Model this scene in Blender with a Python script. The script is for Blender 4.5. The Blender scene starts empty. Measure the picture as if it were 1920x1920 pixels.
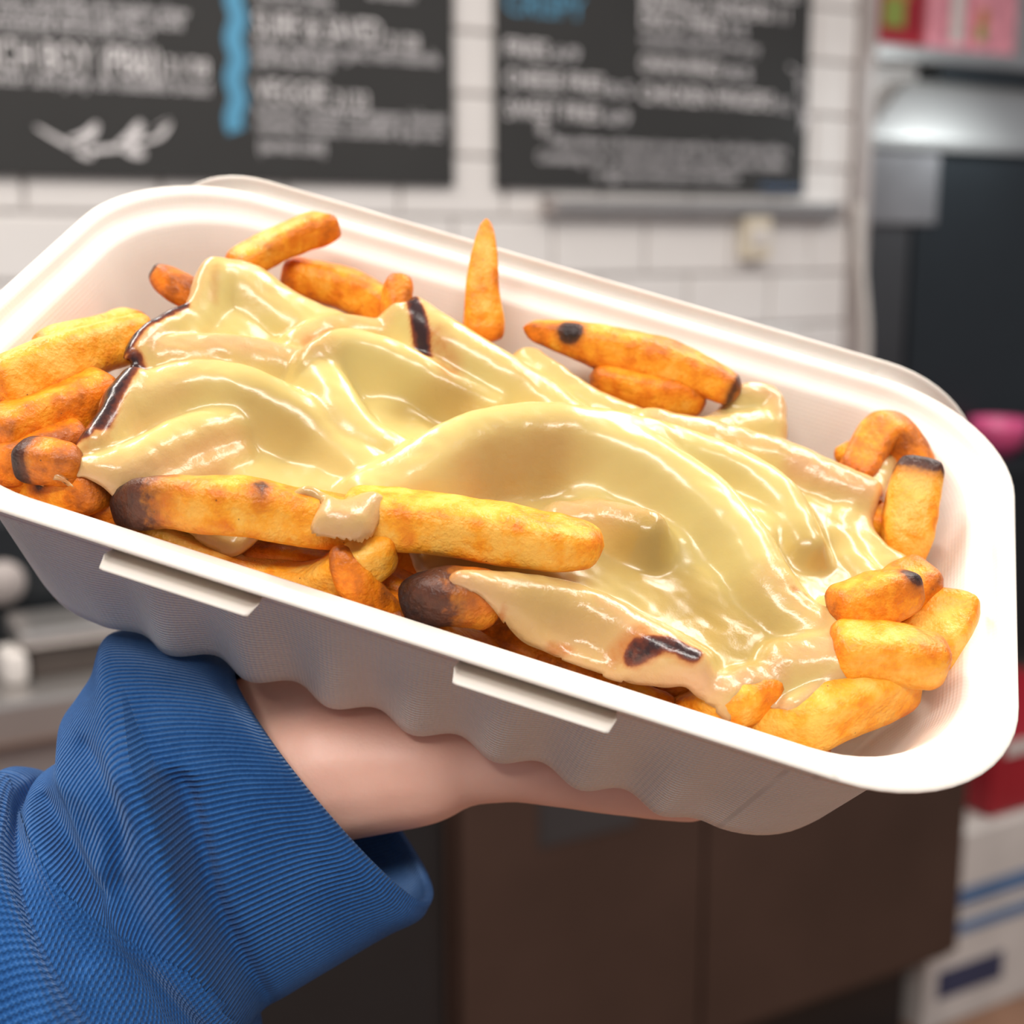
import bpy, bmesh, math, random
import numpy as np
from mathutils import Vector, Matrix, noise
random.seed(7)
scene = bpy.context.scene
col = scene.collection

# ------------------------------------------------------------------ camera
FPX = 2600.0
PITCH = math.radians(10.9)
CAM = np.array((0.0, 0.0, 1.40))
YAW = math.radians(-30)       # the shop wall runs along the world x axis
RZ = np.array([[math.cos(YAW), -math.sin(YAW), 0], [math.sin(YAW), math.cos(YAW), 0], [0, 0, 1]])
CX = RZ @ np.array((1.0, 0.0, 0.0))
CY = RZ @ np.array((0.0, math.sin(PITCH), math.cos(PITCH)))
CZ = RZ @ np.array((0.0, -math.cos(PITCH), math.sin(PITCH)))
cam_data = bpy.data.cameras.new('camera')
cam_data.sensor_width = 36.0
cam_data.lens = 36.0 * FPX / 1920.0
cam_data.clip_start = 0.02
cam_data.dof.use_dof = True
cam_data.dof.focus_distance = 0.275
cam_data.dof.aperture_fstop = 12.0
cam = bpy.data.objects.new('camera', cam_data)
col.objects.link(cam)
cam.location = CAM
cam.rotation_euler = (math.pi / 2 - PITCH, 0, YAW)
scene.camera = cam

# ------------------------------------------------------------------ world, lamps, exposure
scene.view_settings.view_transform = 'Standard'
scene.view_settings.look = 'None'
scene.view_settings.gamma = 1.0
scene.view_settings.use_curve_mapping = False
scene.view_settings.exposure = 0.0
world = bpy.data.worlds.new('world')
scene.world = world
world.use_nodes = True
world.node_tree.nodes['Background'].inputs[0].default_value = (0.80, 0.88, 1.0, 1)
world.node_tree.nodes['Background'].inputs[1].default_value = 0.29


def ceiling_or_fill_lamp(loc, sx, sy, power, color=(1, 0.94, 0.87)):
    d = bpy.data.lights.new('ceiling_or_fill_lamp', 'AREA')
    d.shape = 'RECTANGLE'
    d.size, d.size_y = sx, sy
    d.energy = power
    d.color = color
    o = bpy.data.objects.new('ceiling_or_fill_lamp', d)
    col.objects.link(o)
    o.location = RZ @ np.array(loc)
    o.rotation_euler = (0, 0, YAW)
    return o


ceiling_or_fill_lamp((-0.85, 0.35, 2.65), 0.25, 1.2, 18)
ceiling_or_fill_lamp((0.95, 0.55, 2.65), 0.25, 1.2, 18)
ceiling_or_fill_lamp((-0.1, -1.2, 2.65), 1.4, 0.4, 48, (1.0, 0.95, 0.90))  # front fill added behind the camera to brighten hand, sleeve and tray front
ceiling_or_fill_lamp((-0.7, 1.2, 2.65), 0.25, 1.2, 16)
ceiling_or_fill_lamp((0.6, 1.25, 2.65), 0.25, 1.2, 16)
ceiling_or_fill_lamp((1.7, 2.0, 2.65), 0.25, 1.2, 13)


# ------------------------------------------------------------------ coordinate helpers
def euler_mat(a, b, c):
    a, b, c = map(math.radians, (a, b, c))
    Rx = np.array([[1, 0, 0], [0, math.cos(a), -math.sin(a)], [0, math.sin(a), math.cos(a)]])
    Ry = np.array([[math.cos(b), 0, math.sin(b)], [0, 1, 0], [-math.sin(b), 0, math.cos(b)]])
    Rz = np.array([[math.cos(c), -math.sin(c), 0], [math.sin(c), math.cos(c), 0], [0, 0, 1]])
    return Rz @ Ry @ Rx


TR = euler_mat(-49.12, -5.326, -17.248)       # pose of the tilted tray relative to the camera
TT = np.array((-0.3832, 1.7323, -30.03))      # cm
AX = np.stack([CX, CY, CZ])                   # rows: camera axes in the world


def cam2world(c):
    return CAM + (np.asarray(c) * 0.01) @ AX


def T(p):
    """tray coordinates (cm; x along, y to the back, z up out of the tray) to the world"""
    p = np.asarray(p, float)
    return cam2world(p @ TR.T + TT)


def U(px, py, z):
    """point of the tray's horizontal plane at height z met by the sight line of a photo pixel"""
    d = np.array(((px - 960) / FPX, -(py - 960) / FPX, -1.0))
    n = TR[:, 2]
    s = (z + n @ TT) / (n @ d)
    return (s * d - TT) @ TR


def C(px, py, depth):
    return CAM + 0.01 * depth * (np.array(((px - 960) / FPX, -(py - 960) / FPX, -1.0)) @ AX)


def cproj(w):
    c = (np.asarray(w) - CAM) @ AX.T
    return np.stack([960 + FPX * c[..., 0] / -c[..., 2], 960 - FPX * c[..., 1] / -c[..., 2]], -1)


# wall of the shop, 30 degrees off the camera's heading
WD = np.array((1.0, 0.0, 0.0))
WN = np.array((0.0, -1.0, 0.0))    # towards the camera
W0 = CAM + 2.47 * (np.array((0, -(421 - 960) / FPX, -1.0)) @ AX)


def wall_uv(px, py, off=0.0):
    d = np.array(((px - 960) / FPX, -(py - 960) / FPX, -1.0)) @ AX
    o = W0 + WN * off
    s = ((o - CAM) @ WN) / (d @ WN)
    p = CAM + s * d
    return float((p - W0) @ WD), float(p[2])


def wallP(u, v, off=0.0):
    q = W0 + WD * u + WN * off
    return np.array((q[0], q[1], v))


# ------------------------------------------------------------------ object helpers
def mesh_obj(name, verts, faces, mat=None, parent=None, smooth=True, attrs=None, center=True):
    v = np.asarray(verts, float).reshape(-1, 3)
    c = v.mean(0) if center else np.zeros(3)
    if parent is not None:
        c = np.array(parent.location)
    me = bpy.data.meshes.new(name)
    me.from_pydata([tuple(p) for p in (v - c)], [], [tuple(int(i) for i in f) for f in faces])
    me.update()
    if attrs:
        for k, a in attrs.items():
            at = me.attributes.new(k, 'FLOAT', 'POINT')
            at.data.foreach_set('value', np.asarray(a, np.float32))
    if smooth:
        me.polygons.foreach_set('use_smooth', [True] * len(me.polygons))
    o = bpy.data.objects.new(name, me)
    col.objects.link(o)
    if parent is not None:
        o.parent = parent
    else:
        o.location = c
    if mat:
        me.materials.append(mat)
    return o


def empty(name, loc):
    o = bpy.data.objects.new(name, None)
    o.empty_display_size = 0.02
    col.objects.link(o)
    o.location = tuple(loc)
    return o


def tag(o, label=None, cat=None, group=None, kind=None):
    if label: o['label'] = label
    if cat: o['category'] = cat
    if group: o['group'] = group
    if kind: o['kind'] = kind
    return o


def box_mesh(center, ux, uy, uz, sx, sy, sz, bevel=0.0):
    """box with axes ux, uy, uz (unit) and full sizes; chamfered edges if bevel"""
    bm = bmesh.new()
    bmesh.ops.create_cube(bm, size=1.0)
    for v in bm.verts:
        v.co = Vector((v.co.x * sx, v.co.y * sy, v.co.z * sz))
    if bevel:
        bmesh.ops.bevel(bm, geom=bm.edges[:], offset=bevel, segments=2, profile=0.6, affect='EDGES')
    c = np.array(center)
    vs = [c + np.array(ux) * v.co.x + np.array(uy) * v.co.y + np.array(uz) * v.co.z for v in bm.verts]
    bm.verts.index_update()
    fs = [[v.index for v in f.verts] for f in bm.faces]
    bm.free()
    return vs, fs


def box(name, center, sx, sy, sz, mat, parent=None, ux=(1, 0, 0), uy=(0, 1, 0), uz=(0, 0, 1), bevel=0.004):
    v, f = box_mesh(center, ux, uy, uz, sx, sy, sz, bevel)
    return mesh_obj(name, v, f, mat, parent, smooth=False)


def wbox(name, u0, u1, v0, v1, o0, o1, mat, parent=None, bevel=0.003):
    """box aligned with the shop wall: u along, v height, o offset out of the wall"""
    c = wallP((u0 + u1) / 2, (v0 + v1) / 2, (o0 + o1) / 2)
    return box(name, c, abs(u1 - u0), abs(o1 - o0), abs(v1 - v0), mat, parent, WD, WN, (0, 0, 1), bevel)


# ------------------------------------------------------------------ materials
def new_mat(name):
    m = bpy.data.materials.new(name)
    m.use_nodes = True
    nt = m.node_tree
    return m, nt, nt.nodes['Principled BSDF']


def nnode(nt, t, **kw):
    n = nt.nodes.new(t)
    for k, v in kw.items():
        setattr(n, k, v)
    return n


def ramp(nt, fac, stops):
    r = nt.nodes.new('ShaderNodeValToRGB')
    els = r.color_ramp.elements
    while len(els) < len(stops):
        els.new(0.5)
    for e, (p, c) in zip(els, stops):
        e.position = p
        e.color = (*c, 1)
    nt.links.new(fac, r.inputs[0])
    return r.outputs[0]


def tex_noise(nt, scale, detail=3.0, vec=None, rough=0.55):
    n = nt.nodes.new('ShaderNodeTexNoise')
    n.inputs['Scale'].default_value = scale
    n.inputs['Detail'].default_value = detail
    n.inputs['Roughness'].default_value = rough
    if vec is None:
        c = nt.nodes.new('ShaderNodeTexCoord')
        vec = c.outputs['Object']
    nt.links.new(vec, n.inputs['Vector'])
    return n.outputs['Fac']


def math_node(nt, op, a, b=None, clamp=False):
    n = nt.nodes.new('ShaderNodeMath')
    n.operation = op
    n.use_clamp = clamp
    for i, x in enumerate((a, b)):
        if x is None: continue
        if isinstance(x, (int, float)):
            n.inputs[i].default_value = x
        else:
            nt.links.new(x, n.inputs[i])
    return n.outputs[0]


def mix_col(nt, fac, a, b):
    n = nt.nodes.new('ShaderNodeMix')
    n.data_type = 'RGBA'
    for s, x in ((0, fac), (6, a), (7, b)):
        if isinstance(x, tuple):
            n.inputs[s].default_value = (*x, 1)
        elif isinstance(x, (int, float)):
            n.inputs[s].default_value = x
        else:
            nt.links.new(x, n.inputs[s])
    return n.outputs[2]


def attr(nt, name):
    n = nt.nodes.new('ShaderNodeAttribute')
    n.attribute_name = name
    return n.outputs['Fac']


def bump(nt, bsdf, h, strength, dist=0.001):
    b = nt.nodes.new('ShaderNodeBump')
    b.inputs['Strength'].default_value = strength
    b.inputs['Distance'].default_value = dist
    nt.links.new(h, b.inputs['Height'])
    nt.links.new(b.outputs[0], bsdf.inputs['Normal'])
    return b


def simple(name, c, rough=0.5, metal=0.0, var=0.08, scale=12.0, coat=0.0):
    m, nt, b = new_mat(name)
    f = tex_noise(nt, scale)
    lo = tuple(max(0, x * (1 - var)) for x in c)
    hi = tuple(min(1, x * (1 + var)) for x in c)
    nt.links.new(ramp(nt, f, [(0.3, lo), (0.7, hi)]), b.inputs['Base Color'])
    b.inputs['Roughness'].default_value = rough
    b.inputs['Metallic'].default_value = metal
    b.inputs['Coat Weight'].default_value = coat
    return m


def fry_material():
    m, nt, b = new_mat('fried_potato')
    n1 = tex_noise(nt, 150, 4)
    n2 = tex_noise(nt, 900, 3)
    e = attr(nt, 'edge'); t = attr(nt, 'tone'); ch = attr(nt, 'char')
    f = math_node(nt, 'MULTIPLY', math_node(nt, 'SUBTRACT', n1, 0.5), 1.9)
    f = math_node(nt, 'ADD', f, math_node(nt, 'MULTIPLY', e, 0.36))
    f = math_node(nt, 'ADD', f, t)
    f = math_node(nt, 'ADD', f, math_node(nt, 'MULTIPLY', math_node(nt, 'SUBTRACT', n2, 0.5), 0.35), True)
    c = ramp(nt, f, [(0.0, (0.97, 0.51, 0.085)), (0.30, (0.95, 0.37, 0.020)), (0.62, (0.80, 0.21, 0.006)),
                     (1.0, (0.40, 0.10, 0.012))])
    cf = math_node(nt, 'ADD', ch, math_node(nt, 'MULTIPLY', math_node(nt, 'SUBTRACT', tex_noise(nt, 500, 4), 0.5),
                                            math_node(nt, 'MULTIPLY', ch, 1.0)), True)
    dark = ramp(nt, cf, [(0.15, (0.45, 0.12, 0.018)), (0.42, (0.11, 0.032, 0.014)), (0.85, (0.026, 0.010, 0.008))])
    fac = math_node(nt, 'MULTIPLY', cf, 2.2, True)
    c = mix_col(nt, fac, c, dark)
    sp = nt.nodes.new('ShaderNodeTexVoronoi'); sp.inputs['Scale'].default_value = 260
    tc = nt.nodes.new('ShaderNodeTexCoord'); nt.links.new(tc.outputs['Object'], sp.inputs['Vector'])
    pep = math_node(nt, 'LESS_THAN', sp.outputs['Distance'], 0.045)
    c = mix_col(nt, math_node(nt, 'MULTIPLY', pep, 0.75), c, (0.12, 0.05, 0.02))
    nt.links.new(c, b.inputs['Base Color'])
    b.inputs['Roughness'].default_value = 0.42
    b.inputs['Specular IOR Level'].default_value = 0.42
    b.inputs['Subsurface Weight'].default_value = 0.18
    b.inputs['Subsurface Radius'].default_value = (1.0, 0.45, 0.12)
    b.inputs['Subsurface Scale'].default_value = 0.0025
    h = math_node(nt, 'ADD', math_node(nt, 'MULTIPLY', tex_noise(nt, 1100, 3), 0.5), tex_noise(nt, 330, 3))
    bump(nt, b, h, 0.6, 0.0010)
    return m


def cheese_material():
    m, nt, b = new_mat('melted_cheese')
    thin = attr(nt, 'thin'); ch = attr(nt, 'char'); br = attr(nt, 'brown')
    n1 = tex_noise(nt, 90, 3)
    tf = math_node(nt, 'ADD', thin, math_node(nt, 'MULTIPLY', math_node(nt, 'SUBTRACT', n1, 0.5), 0.4), True)
    c = ramp(nt, tf, [(0.0, (0.68, 0.545, 0.20)), (0.35, (0.67, 0.49, 0.18)), (0.65, (0.64, 0.40, 0.16)),
                      (1.0, (0.68, 0.38, 0.20))])
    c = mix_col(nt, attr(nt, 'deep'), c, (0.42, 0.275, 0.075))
    n3 = tex_noise(nt, 420, 4)
    bf = math_node(nt, 'ADD', br, math_node(nt, 'MULTIPLY', math_node(nt, 'SUBTRACT', n3, 0.5),
                                            math_node(nt, 'MULTIPLY', br, 1.6)), True)
    c = mix_col(nt, bf, c, (0.50, 0.17, 0.035))
    cf = math_node(nt, 'ADD', ch, math_node(nt, 'MULTIPLY', math_node(nt, 'SUBTRACT', n3, 0.5),
                                            math_node(nt, 'MULTIPLY', ch, 1.8)), True)
    dark = ramp(nt, cf, [(0.12, (0.55, 0.17, 0.035)), (0.45, (0.16, 0.035, 0.015)), (0.9, (0.035, 0.014, 0.013))])
    c = mix_col(nt, math_node(nt, 'MULTIPLY', cf, 3.0, True), c, dark)
    nt.links.new(c, b.inputs['Base Color'])
    b.inputs['Roughness'].default_value = 0.26
    b.inputs['Coat Weight'].default_value = 0.18
    b.inputs['Coat Roughness'].default_value = 0.09
    ss = math_node(nt, 'SUBTRACT', 0.35, math_node(nt, 'MULTIPLY', cf, 0.6), True)
    nt.links.new(ss, b.inputs['Subsurface Weight'])
    b.inputs['Subsurface Radius'].default_value = (1.0, 0.7, 0.3)
    b.inputs['Subsurface Scale'].default_value = 0.003
    # fine stretch lines and blisters where the cheese is thin
    w = tex_noise(nt, 520, 3)
    h = math_node(nt, 'MULTIPLY', w, math_node(nt, 'ADD', math_node(nt, 'MULTIPLY', thin, 0.8), 0.05))
    h = math_node(nt, 'ADD', h, math_node(nt, 'MULTIPLY', tex_noise(nt, 120, 2), 0.6))
    bump(nt, b, h, 0.32, 0.0012)
    return m


def tray_material():
    m, nt, b = new_mat('moulded_fibre')
    f = tex_noise(nt, 60, 4)
    nt.links.new(ramp(nt, f, [(0.3, (0.85, 0.765, 0.675)), (0.7, (0.90, 0.82, 0.73))]), b.inputs['Base Color'])
    b.inputs['Roughness'].default_value = 0.5
    b.inputs['Specular IOR Level'].default_value = 0.4
    b.inputs['Subsurface Weight'].default_value = 0.08
    b.inputs['Subsurface Scale'].default_value = 0.002
    wv = nt.nodes.new('ShaderNodeTexWave')
    wv.wave_type = 'BANDS'; wv.bands_direction = 'Z'
    wv.inputs['Scale'].default_value = 1.0
    wv.inputs['Distortion'].default_value = 0.6
    wv.inputs['Detail'].default_value = 1.0
    comb = nt.nodes.new('ShaderNodeCombineXYZ')
    nt.links.new(attr(nt, 'mesh_v'), comb.inputs[2])
    nt.links.new(comb.outputs[0], wv.inputs['Vector'])
    wv2 = nt.nodes.new('ShaderNodeTexWave')
    wv2.wave_type = 'BANDS'; wv2.bands_direction = 'X'
    wv2.inputs['Scale'].default_value = 1.0
    wv2.inputs['Distortion'].default_value = 1.2
    comb2 = nt.nodes.new('ShaderNodeCombineXYZ')
    nt.links.new(attr(nt, 'mesh_u'), comb2.inputs[0])
    nt.links.new(comb2.outputs[0], wv2.inputs['Vector'])
    h = math_node(nt, 'ADD', wv.outputs['Fac'], math_node(nt, 'MULTIPLY', wv2.outputs['Fac'], 0.6))
    h = math_node(nt, 'MULTIPLY', h, attr(nt, 'mesh_a'))
    h = math_node(nt, 'ADD', h, math_node(nt, 'MULTIPLY', tex_noise(nt, 700, 3), 0.12))
    bump(nt, b, h, 0.5, 0.0006)
    return m


def knit_material(name, period_u, jersey=False):
    m, nt, b = new_mat(name)
    f = tex_noise(nt, 35, 4)
    u = attr(nt, 'rib_u')
    s = math_node(nt, 'SINE', math_node(nt, 'MULTIPLY', u, 2 * math.pi / period_u))
    s = math_node(nt, 'MULTIPLY', math_node(nt, 'ADD', s, 1), 0.5)
    if jersey:
        v = attr(nt, 'rib_v')
        vv = math_node(nt, 'ADD', math_node(nt, 'MULTIPLY', v, 2 * math.pi / 0.11),
                       math_node(nt, 'MULTIPLY', math_node(nt, 'ABSOLUTE', math_node(nt, 'SUBTRACT', s, 0.5)), 3.0))
        k = math_node(nt, 'MULTIPLY', math_node(nt, 'ADD', math_node(nt, 'SINE', vv), 1), 0.5)
        s = math_node(nt, 'ADD', math_node(nt, 'MULTIPLY', s, 0.6), math_node(nt, 'MULTIPLY', k, 0.4))
    fz = tex_noise(nt, 1500, 3)
    cc = math_node(nt, 'ADD', math_node(nt, 'MULTIPLY', f, 0.55), math_node(nt, 'MULTIPLY', s, 0.34))
    cc = math_node(nt, 'ADD', cc, math_node(nt, 'MULTIPLY', math_node(nt, 'SUBTRACT', fz, 0.5), 0.4))
    c = ramp(nt, cc, [(0.2, (0.007, 0.044, 0.16)), (0.5, (0.020, 0.098, 0.30)), (0.85, (0.068, 0.195, 0.46))])
    nt.links.new(c, b.inputs['Base Color'])
    b.inputs['Roughness'].default_value = 0.9
    b.inputs['Specular IOR Level'].default_value = 0.1
    b.inputs['Sheen Weight'].default_value = 0.35
    b.inputs['Sheen Tint'].default_value = (0.45, 0.65, 1.0, 1)
    h = math_node(nt, 'ADD', s, math_node(nt, 'MULTIPLY', fz, 0.35))
    bump(nt, b, h, 0.75, 0.0007)
    return m


def skin_material():
    m, nt, b = new_mat('skin')
    f = tex_noise(nt, 45, 4)
    c = ramp(nt, f, [(0.3, (0.82, 0.45, 0.34)), (0.7, (0.90, 0.53, 0.41))])
    nt.links.new(c, b.inputs['Base Color'])
    b.inputs['Roughness'].default_value = 0.45
    b.inputs['Subsurface Weight'].default_value = 0.3
    b.inputs['Subsurface Radius'].default_value = (1.0, 0.35, 0.2)
    b.inputs['Subsurface Scale'].default_value = 0.004
    bump(nt, b, tex_noise(nt, 900, 3), 0.15, 0.0004)
    return m


M_FRY = fry_material()
M_CHEESE = cheese_material()
M_TRAY = tray_material()
M_RIB = knit_material('blue_rib_knit', 0.105)
M_JERSEY = knit_material('blue_jersey_knit', 0.11, True)
M_SKIN = skin_material()
M_TILE = simple('glazed_white_tile', (0.74, 0.70, 0.67), 0.18, var=0.03, scale=3)
M_GROUT = simple('grey_grout', (0.64, 0.61, 0.60), 0.8)
M_BOARD = simple('chalkboard_black', (0.022, 0.021, 0.020), 0.7, var=0.12, scale=4)
M_CHALK = simple('white_chalk_print', (0.80, 0.76, 0.76), 0.8)
M_DIM = simple('grey_chalk_print', (0.66, 0.63, 0.64), 0.8)
M_BLUE = simple('blue_chalk_print', (0.085, 0.30, 0.47), 0.7)
M_STEEL = simple('brushed_steel', (0.50, 0.47, 0.45), 0.36, 0.85, var=0.06, scale=5)
M_DSTEEL = simple('dark_steel', (0.055, 0.053, 0.055), 0.4, 0.4, var=0.15, scale=3)
M_POST = simple('grey_painted_post', (0.36, 0.31, 0.29), 0.5)
M_REFLECT = simple('grey_oven_reflection', (0.17, 0.16, 0.165), 0.45, 0.3, var=0.1)
M_BLACK = simple('black_enamel', (0.010, 0.012, 0.014), 0.35)
M_BROWN = simple('dark_brown_laminate', (0.050, 0.028, 0.021), 0.33, var=0.15, scale=4)
M_FLOOR = simple('terracotta_floor', (0.24, 0.125, 0.075), 0.5, var=0.2, scale=8)
M_CARD = simple('white_carton', (0.62, 0.57, 0.53), 0.7)
M_NAVY = simple('blue_print', (0.09, 0.17, 0.32), 0.7)
M_INK = simple('dark_navy_print', (0.035, 0.04, 0.09), 0.7)
M_RED = simple('red_plastic', (0.33, 0.008, 0.018), 0.45)
M_PINK = simple('pink_wrapper', (0.72, 0.27, 0.32), 0.35, var=0.25, scale=25)
M_MAG = simple('magenta_plastic', (0.62, 0.08, 0.21), 0.4)
M_GREEN = simple('green_print', (0.27, 0.33, 0.06), 0.6)
M_ORANGEP = simple('orange_print', (0.50, 0.20, 0.06), 0.6)
M_BEIGE = simple('beige_plastic', (0.66, 0.58, 0.45), 0.5)
M_WALLP = simple('painted_plaster', (0.55, 0.52, 0.49), 0.8)

# ------------------------------------------------------------------ the shop: floor and walls
fl = box('floor', (1.0, 2.5, -0.01), 9, 9, 0.02, M_FLOOR, bevel=0)
tag(fl, kind='structure')


def uv(px, py, off=0.0):
    return wall_uv(px, py, off)


# tiled wall -------------------------------------------------------
u_end, _ = uv(1590, 500)
u_beg = uv(-620, 400)[0]
wall = wbox('wall_back', u_beg - 1.6, u_end, -0.0, 2.7, -0.12, -0.012, M_GROUT, bevel=0)
tag(wall, 'white rectangular wall tiles in running bond', kind='structure')
TWD, THT, GAP = 0.200, 0.0985, 0.005
bm = bmesh.new()
bmesh.ops.create_cube(bm, size=1.0)
for v in bm.verts:
    v.co = Vector((v.co.x * TWD, v.co.y * THT, (v.co.z) * 0.012))
top = [e for e in bm.edges if all(v.co.z > 0 for v in e.verts)]
bmesh.ops.bevel(bm, geom=top, offset=0.004, segments=1, affect='EDGES')
tile_me = bpy.data.meshes.new('tile'); bm.to_mesh(tile_me); bm.free()
tile_me.materials.append(M_TILE)
wl = np.array(wall.location)
v_lo = uv(1590, 700)[1]
rows = 13
first_row_v = uv(1480, 609)[1]
b1u, b1v = uv(853, 349, 0.012)
b2u0, b2v = uv(936, 352, 0.02)
b2u1 = uv(1516, 300, 0.02)[0]
for r in range(-6, rows - 2):
    v = first_row_v + (r + 0.5) * (THT + GAP)
    k = 0
    u = u_end - (0.5 if r % 2 else 0.0) * (TWD + GAP)
    cells = []
    if r % 2: cells.append((u_end - 0.25 * (TWD + GAP) - 0.001, 0.5))
    while u > u_beg - 0.1:
        cells.append((u - 0.5 * (TWD + GAP), 1.0))
        u -= TWD + GAP
    for uc, sx in cells:
        behind1 = uc + 0.5 * TWD < b1u - 0.05 and v - THT / 2 > b1v + 0.05
        behind2 = b2u0 + 0.12 < uc < b2u1 - 0.12 and v - THT / 2 > b2v + 0.05
        if behind1 or behind2: continue
        t = bpy.data.objects.new('tile', tile_me)
        col.objects.link(t)
        t.parent = wall
        t.location = Vector(tuple(wallP(uc, v, -0.006) - wl))
        t.rotation_euler = (math.pi / 2, 0, 0)
        t.scale = (sx, 1, 1)

# menu boards ------------------------------------------------------
fonts = {}


def text_part(s, px, py, pxr, hpx, mat, parent, name='text_line', off=0.0125):
    """line of print: left end of the baseline at a photo pixel, right end px, capital height in px"""
    u0, v0 = uv(px, py, off)
    u1, _ = uv(pxr, py, off)
    _, vt = uv(px, py - hpx, off)
    cu = bpy.data.curves.new('text', 'FONT'); cu.body = s; cu.size = 1.0
    cu.offset = 0.004
    cu.resolution_u = 2
    ob = bpy.data.objects.new('tmp', cu); col.objects.link(ob)
    dg = bpy.context.evaluated_depsgraph_get()
    me = bpy.data.meshes.new_from_object(ob.evaluated_get(dg))
    bpy.data.objects.remove(ob)
    co = np.array([v.co for v in me.vertices])
    fs = [list(p.vertices) for p in me.polygons]
    bpy.data.meshes.remove(me)
    x0, x1 = co[:, 0].min(), co[:, 0].max()
    sx = (u1 - u0) / (x1 - x0); sy = (vt - v0) / 0.70
    V = [wallP(u0 + (c[0] - x0) * sx, v0 + c[1] * sy, off) for c in co]
    return mesh_obj(name, V, fs, mat, parent, smooth=False)


def catmull2(P, n):
    P = np.asarray(P, float)
    Q = np.concatenate([[2 * P[0] - P[1]], P, [2 * P[-1] - P[-2]]])
    out = []
    for s in np.linspace(0, len(P) - 1 - 1e-6, n):
        k = int(s); t = s - k
        a, b, c, d = Q[k:k + 4]
        out.append(0.5 * (2 * b + (c - a) * t + (2 * a - 5 * b + 4 * c - d) * t * t + (3 * b - a - 3 * c + d) * t ** 3))
    return np.array(out)


def ribbon(name, pts, hw, mat, parent, off=0.0125):
    """painted stroke on the board, pts in wall u,v"""
    P = catmull2(pts, 6 * len(pts) + 30)
    V, F = [], []
    for k, p in enumerate(P):
        t = P[min(k + 1, len(P) - 1)] - P[max(k - 1, 0)]
        n = np.array((-t[1], t[0])); n /= np.linalg.norm(n) + 1e-9
        w = hw * (math.sin(math.pi * min(1, max(0.0, k / (len(P) - 1)))) ** 0.35 if name != 'wavy_divider' else 1)
        V += [wallP(*(p + n * w), off), wallP(*(p - n * w), off)]
    for k in range(len(P) - 1):
        F.append((2 * k, 2 * k + 1, 2 * k + 3, 2 * k + 2))
    return mesh_obj(name, V, F, mat, parent, smooth=False)


vb1 = b1v
board1 = empty('menu_board', wallP(uv(300, 330)[0], vb1, 0.0))
tag(board1, 'black menu board with a wavy blue divider and leaf sprig, left on the tiled wall', 'menu board', 'black menu boards on the tiled wall')
wbox('panel', u_beg - 0.35, b1u, vb1, 2.35, 0.002, 0.012, M_BOARD, board1, 0.002)
for s, x0, y, x1, h, m in [
    ('with bacon, cheddar & maple slaw', -120, -4, 352, 24, M_DIM), ('crispy onions and garlic aioli', -120, 20, 340, 26, M_DIM), ('on a toasted brioche bun', -90, 46, 280, 26, M_DIM),
    ('FRENCH BOY (PB&J)', -120, 120, 303, 58, M_CHALK), ('21/28', 312, 140, 392, 34, M_CHALK),
    ('peanut butter and jelly on toasted bread', -140, 148, 392, 28, M_DIM),
    ('SURF & SAVED', 478, 66, 716, 48, M_CHALK), ('21/28', 726, 92, 786, 30, M_CHALK),
    ('butter, mushrooms, garlic, fresh mozzarella', 478, 98, 822, 27, M_DIM), ('and fresh basil', 478, 122, 622, 26, M_DIM),
    ('VEGGIE', 478, 189, 612, 42, M_CHALK), ('21/23', 626, 204, 690, 34, M_CHALK),
    ('hummus, roasted red peppers, balsamic', 480, 219, 838, 27, M_DIM), ('romaine, tomato, cucumber & sprouts', 482, 247, 828, 27, M_DIM), ('(served cold)', 486, 284, 610, 28, M_DIM),
    ('served hot on ciabatta', 478, 2, 622, 26, M_DIM), ('& lemon', 690, -6, 775, 26, M_DIM)]:
    text_part(s, x0, y, x1, h, m, board1, 'heading' if m is M_CHALK else 'text_line')
wav = [uv(442 + 4.5 * math.sin(2 * math.pi * (y - 15) / 76), y, 0.0125) for y in range(-60, 251, 9)]
ribbon('wavy_divider', wav, 0.0145, M_BLUE, board1)
for pts in [[(65, 236), (110, 262), (150, 280), (190, 280), (240, 272), (290, 245), (320, 225)], [(128, 262), (160, 250), (180, 235), (172, 255), (140, 272)],
            [(130, 272), (155, 290), (170, 292), (160, 280), (135, 270)], [(215, 275), (240, 255), (262, 232), (258, 252), (225, 276)], [(225, 278), (250, 290), (268, 290), (255, 280), (230, 275)],
            [(250, 268), (285, 248), (315, 230), (300, 255), (262, 268)]]:
    ribbon('leaf_stroke', [uv(x, y, 0.0125) for x, y in pts], 0.0038, M_CHALK, board1)

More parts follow.
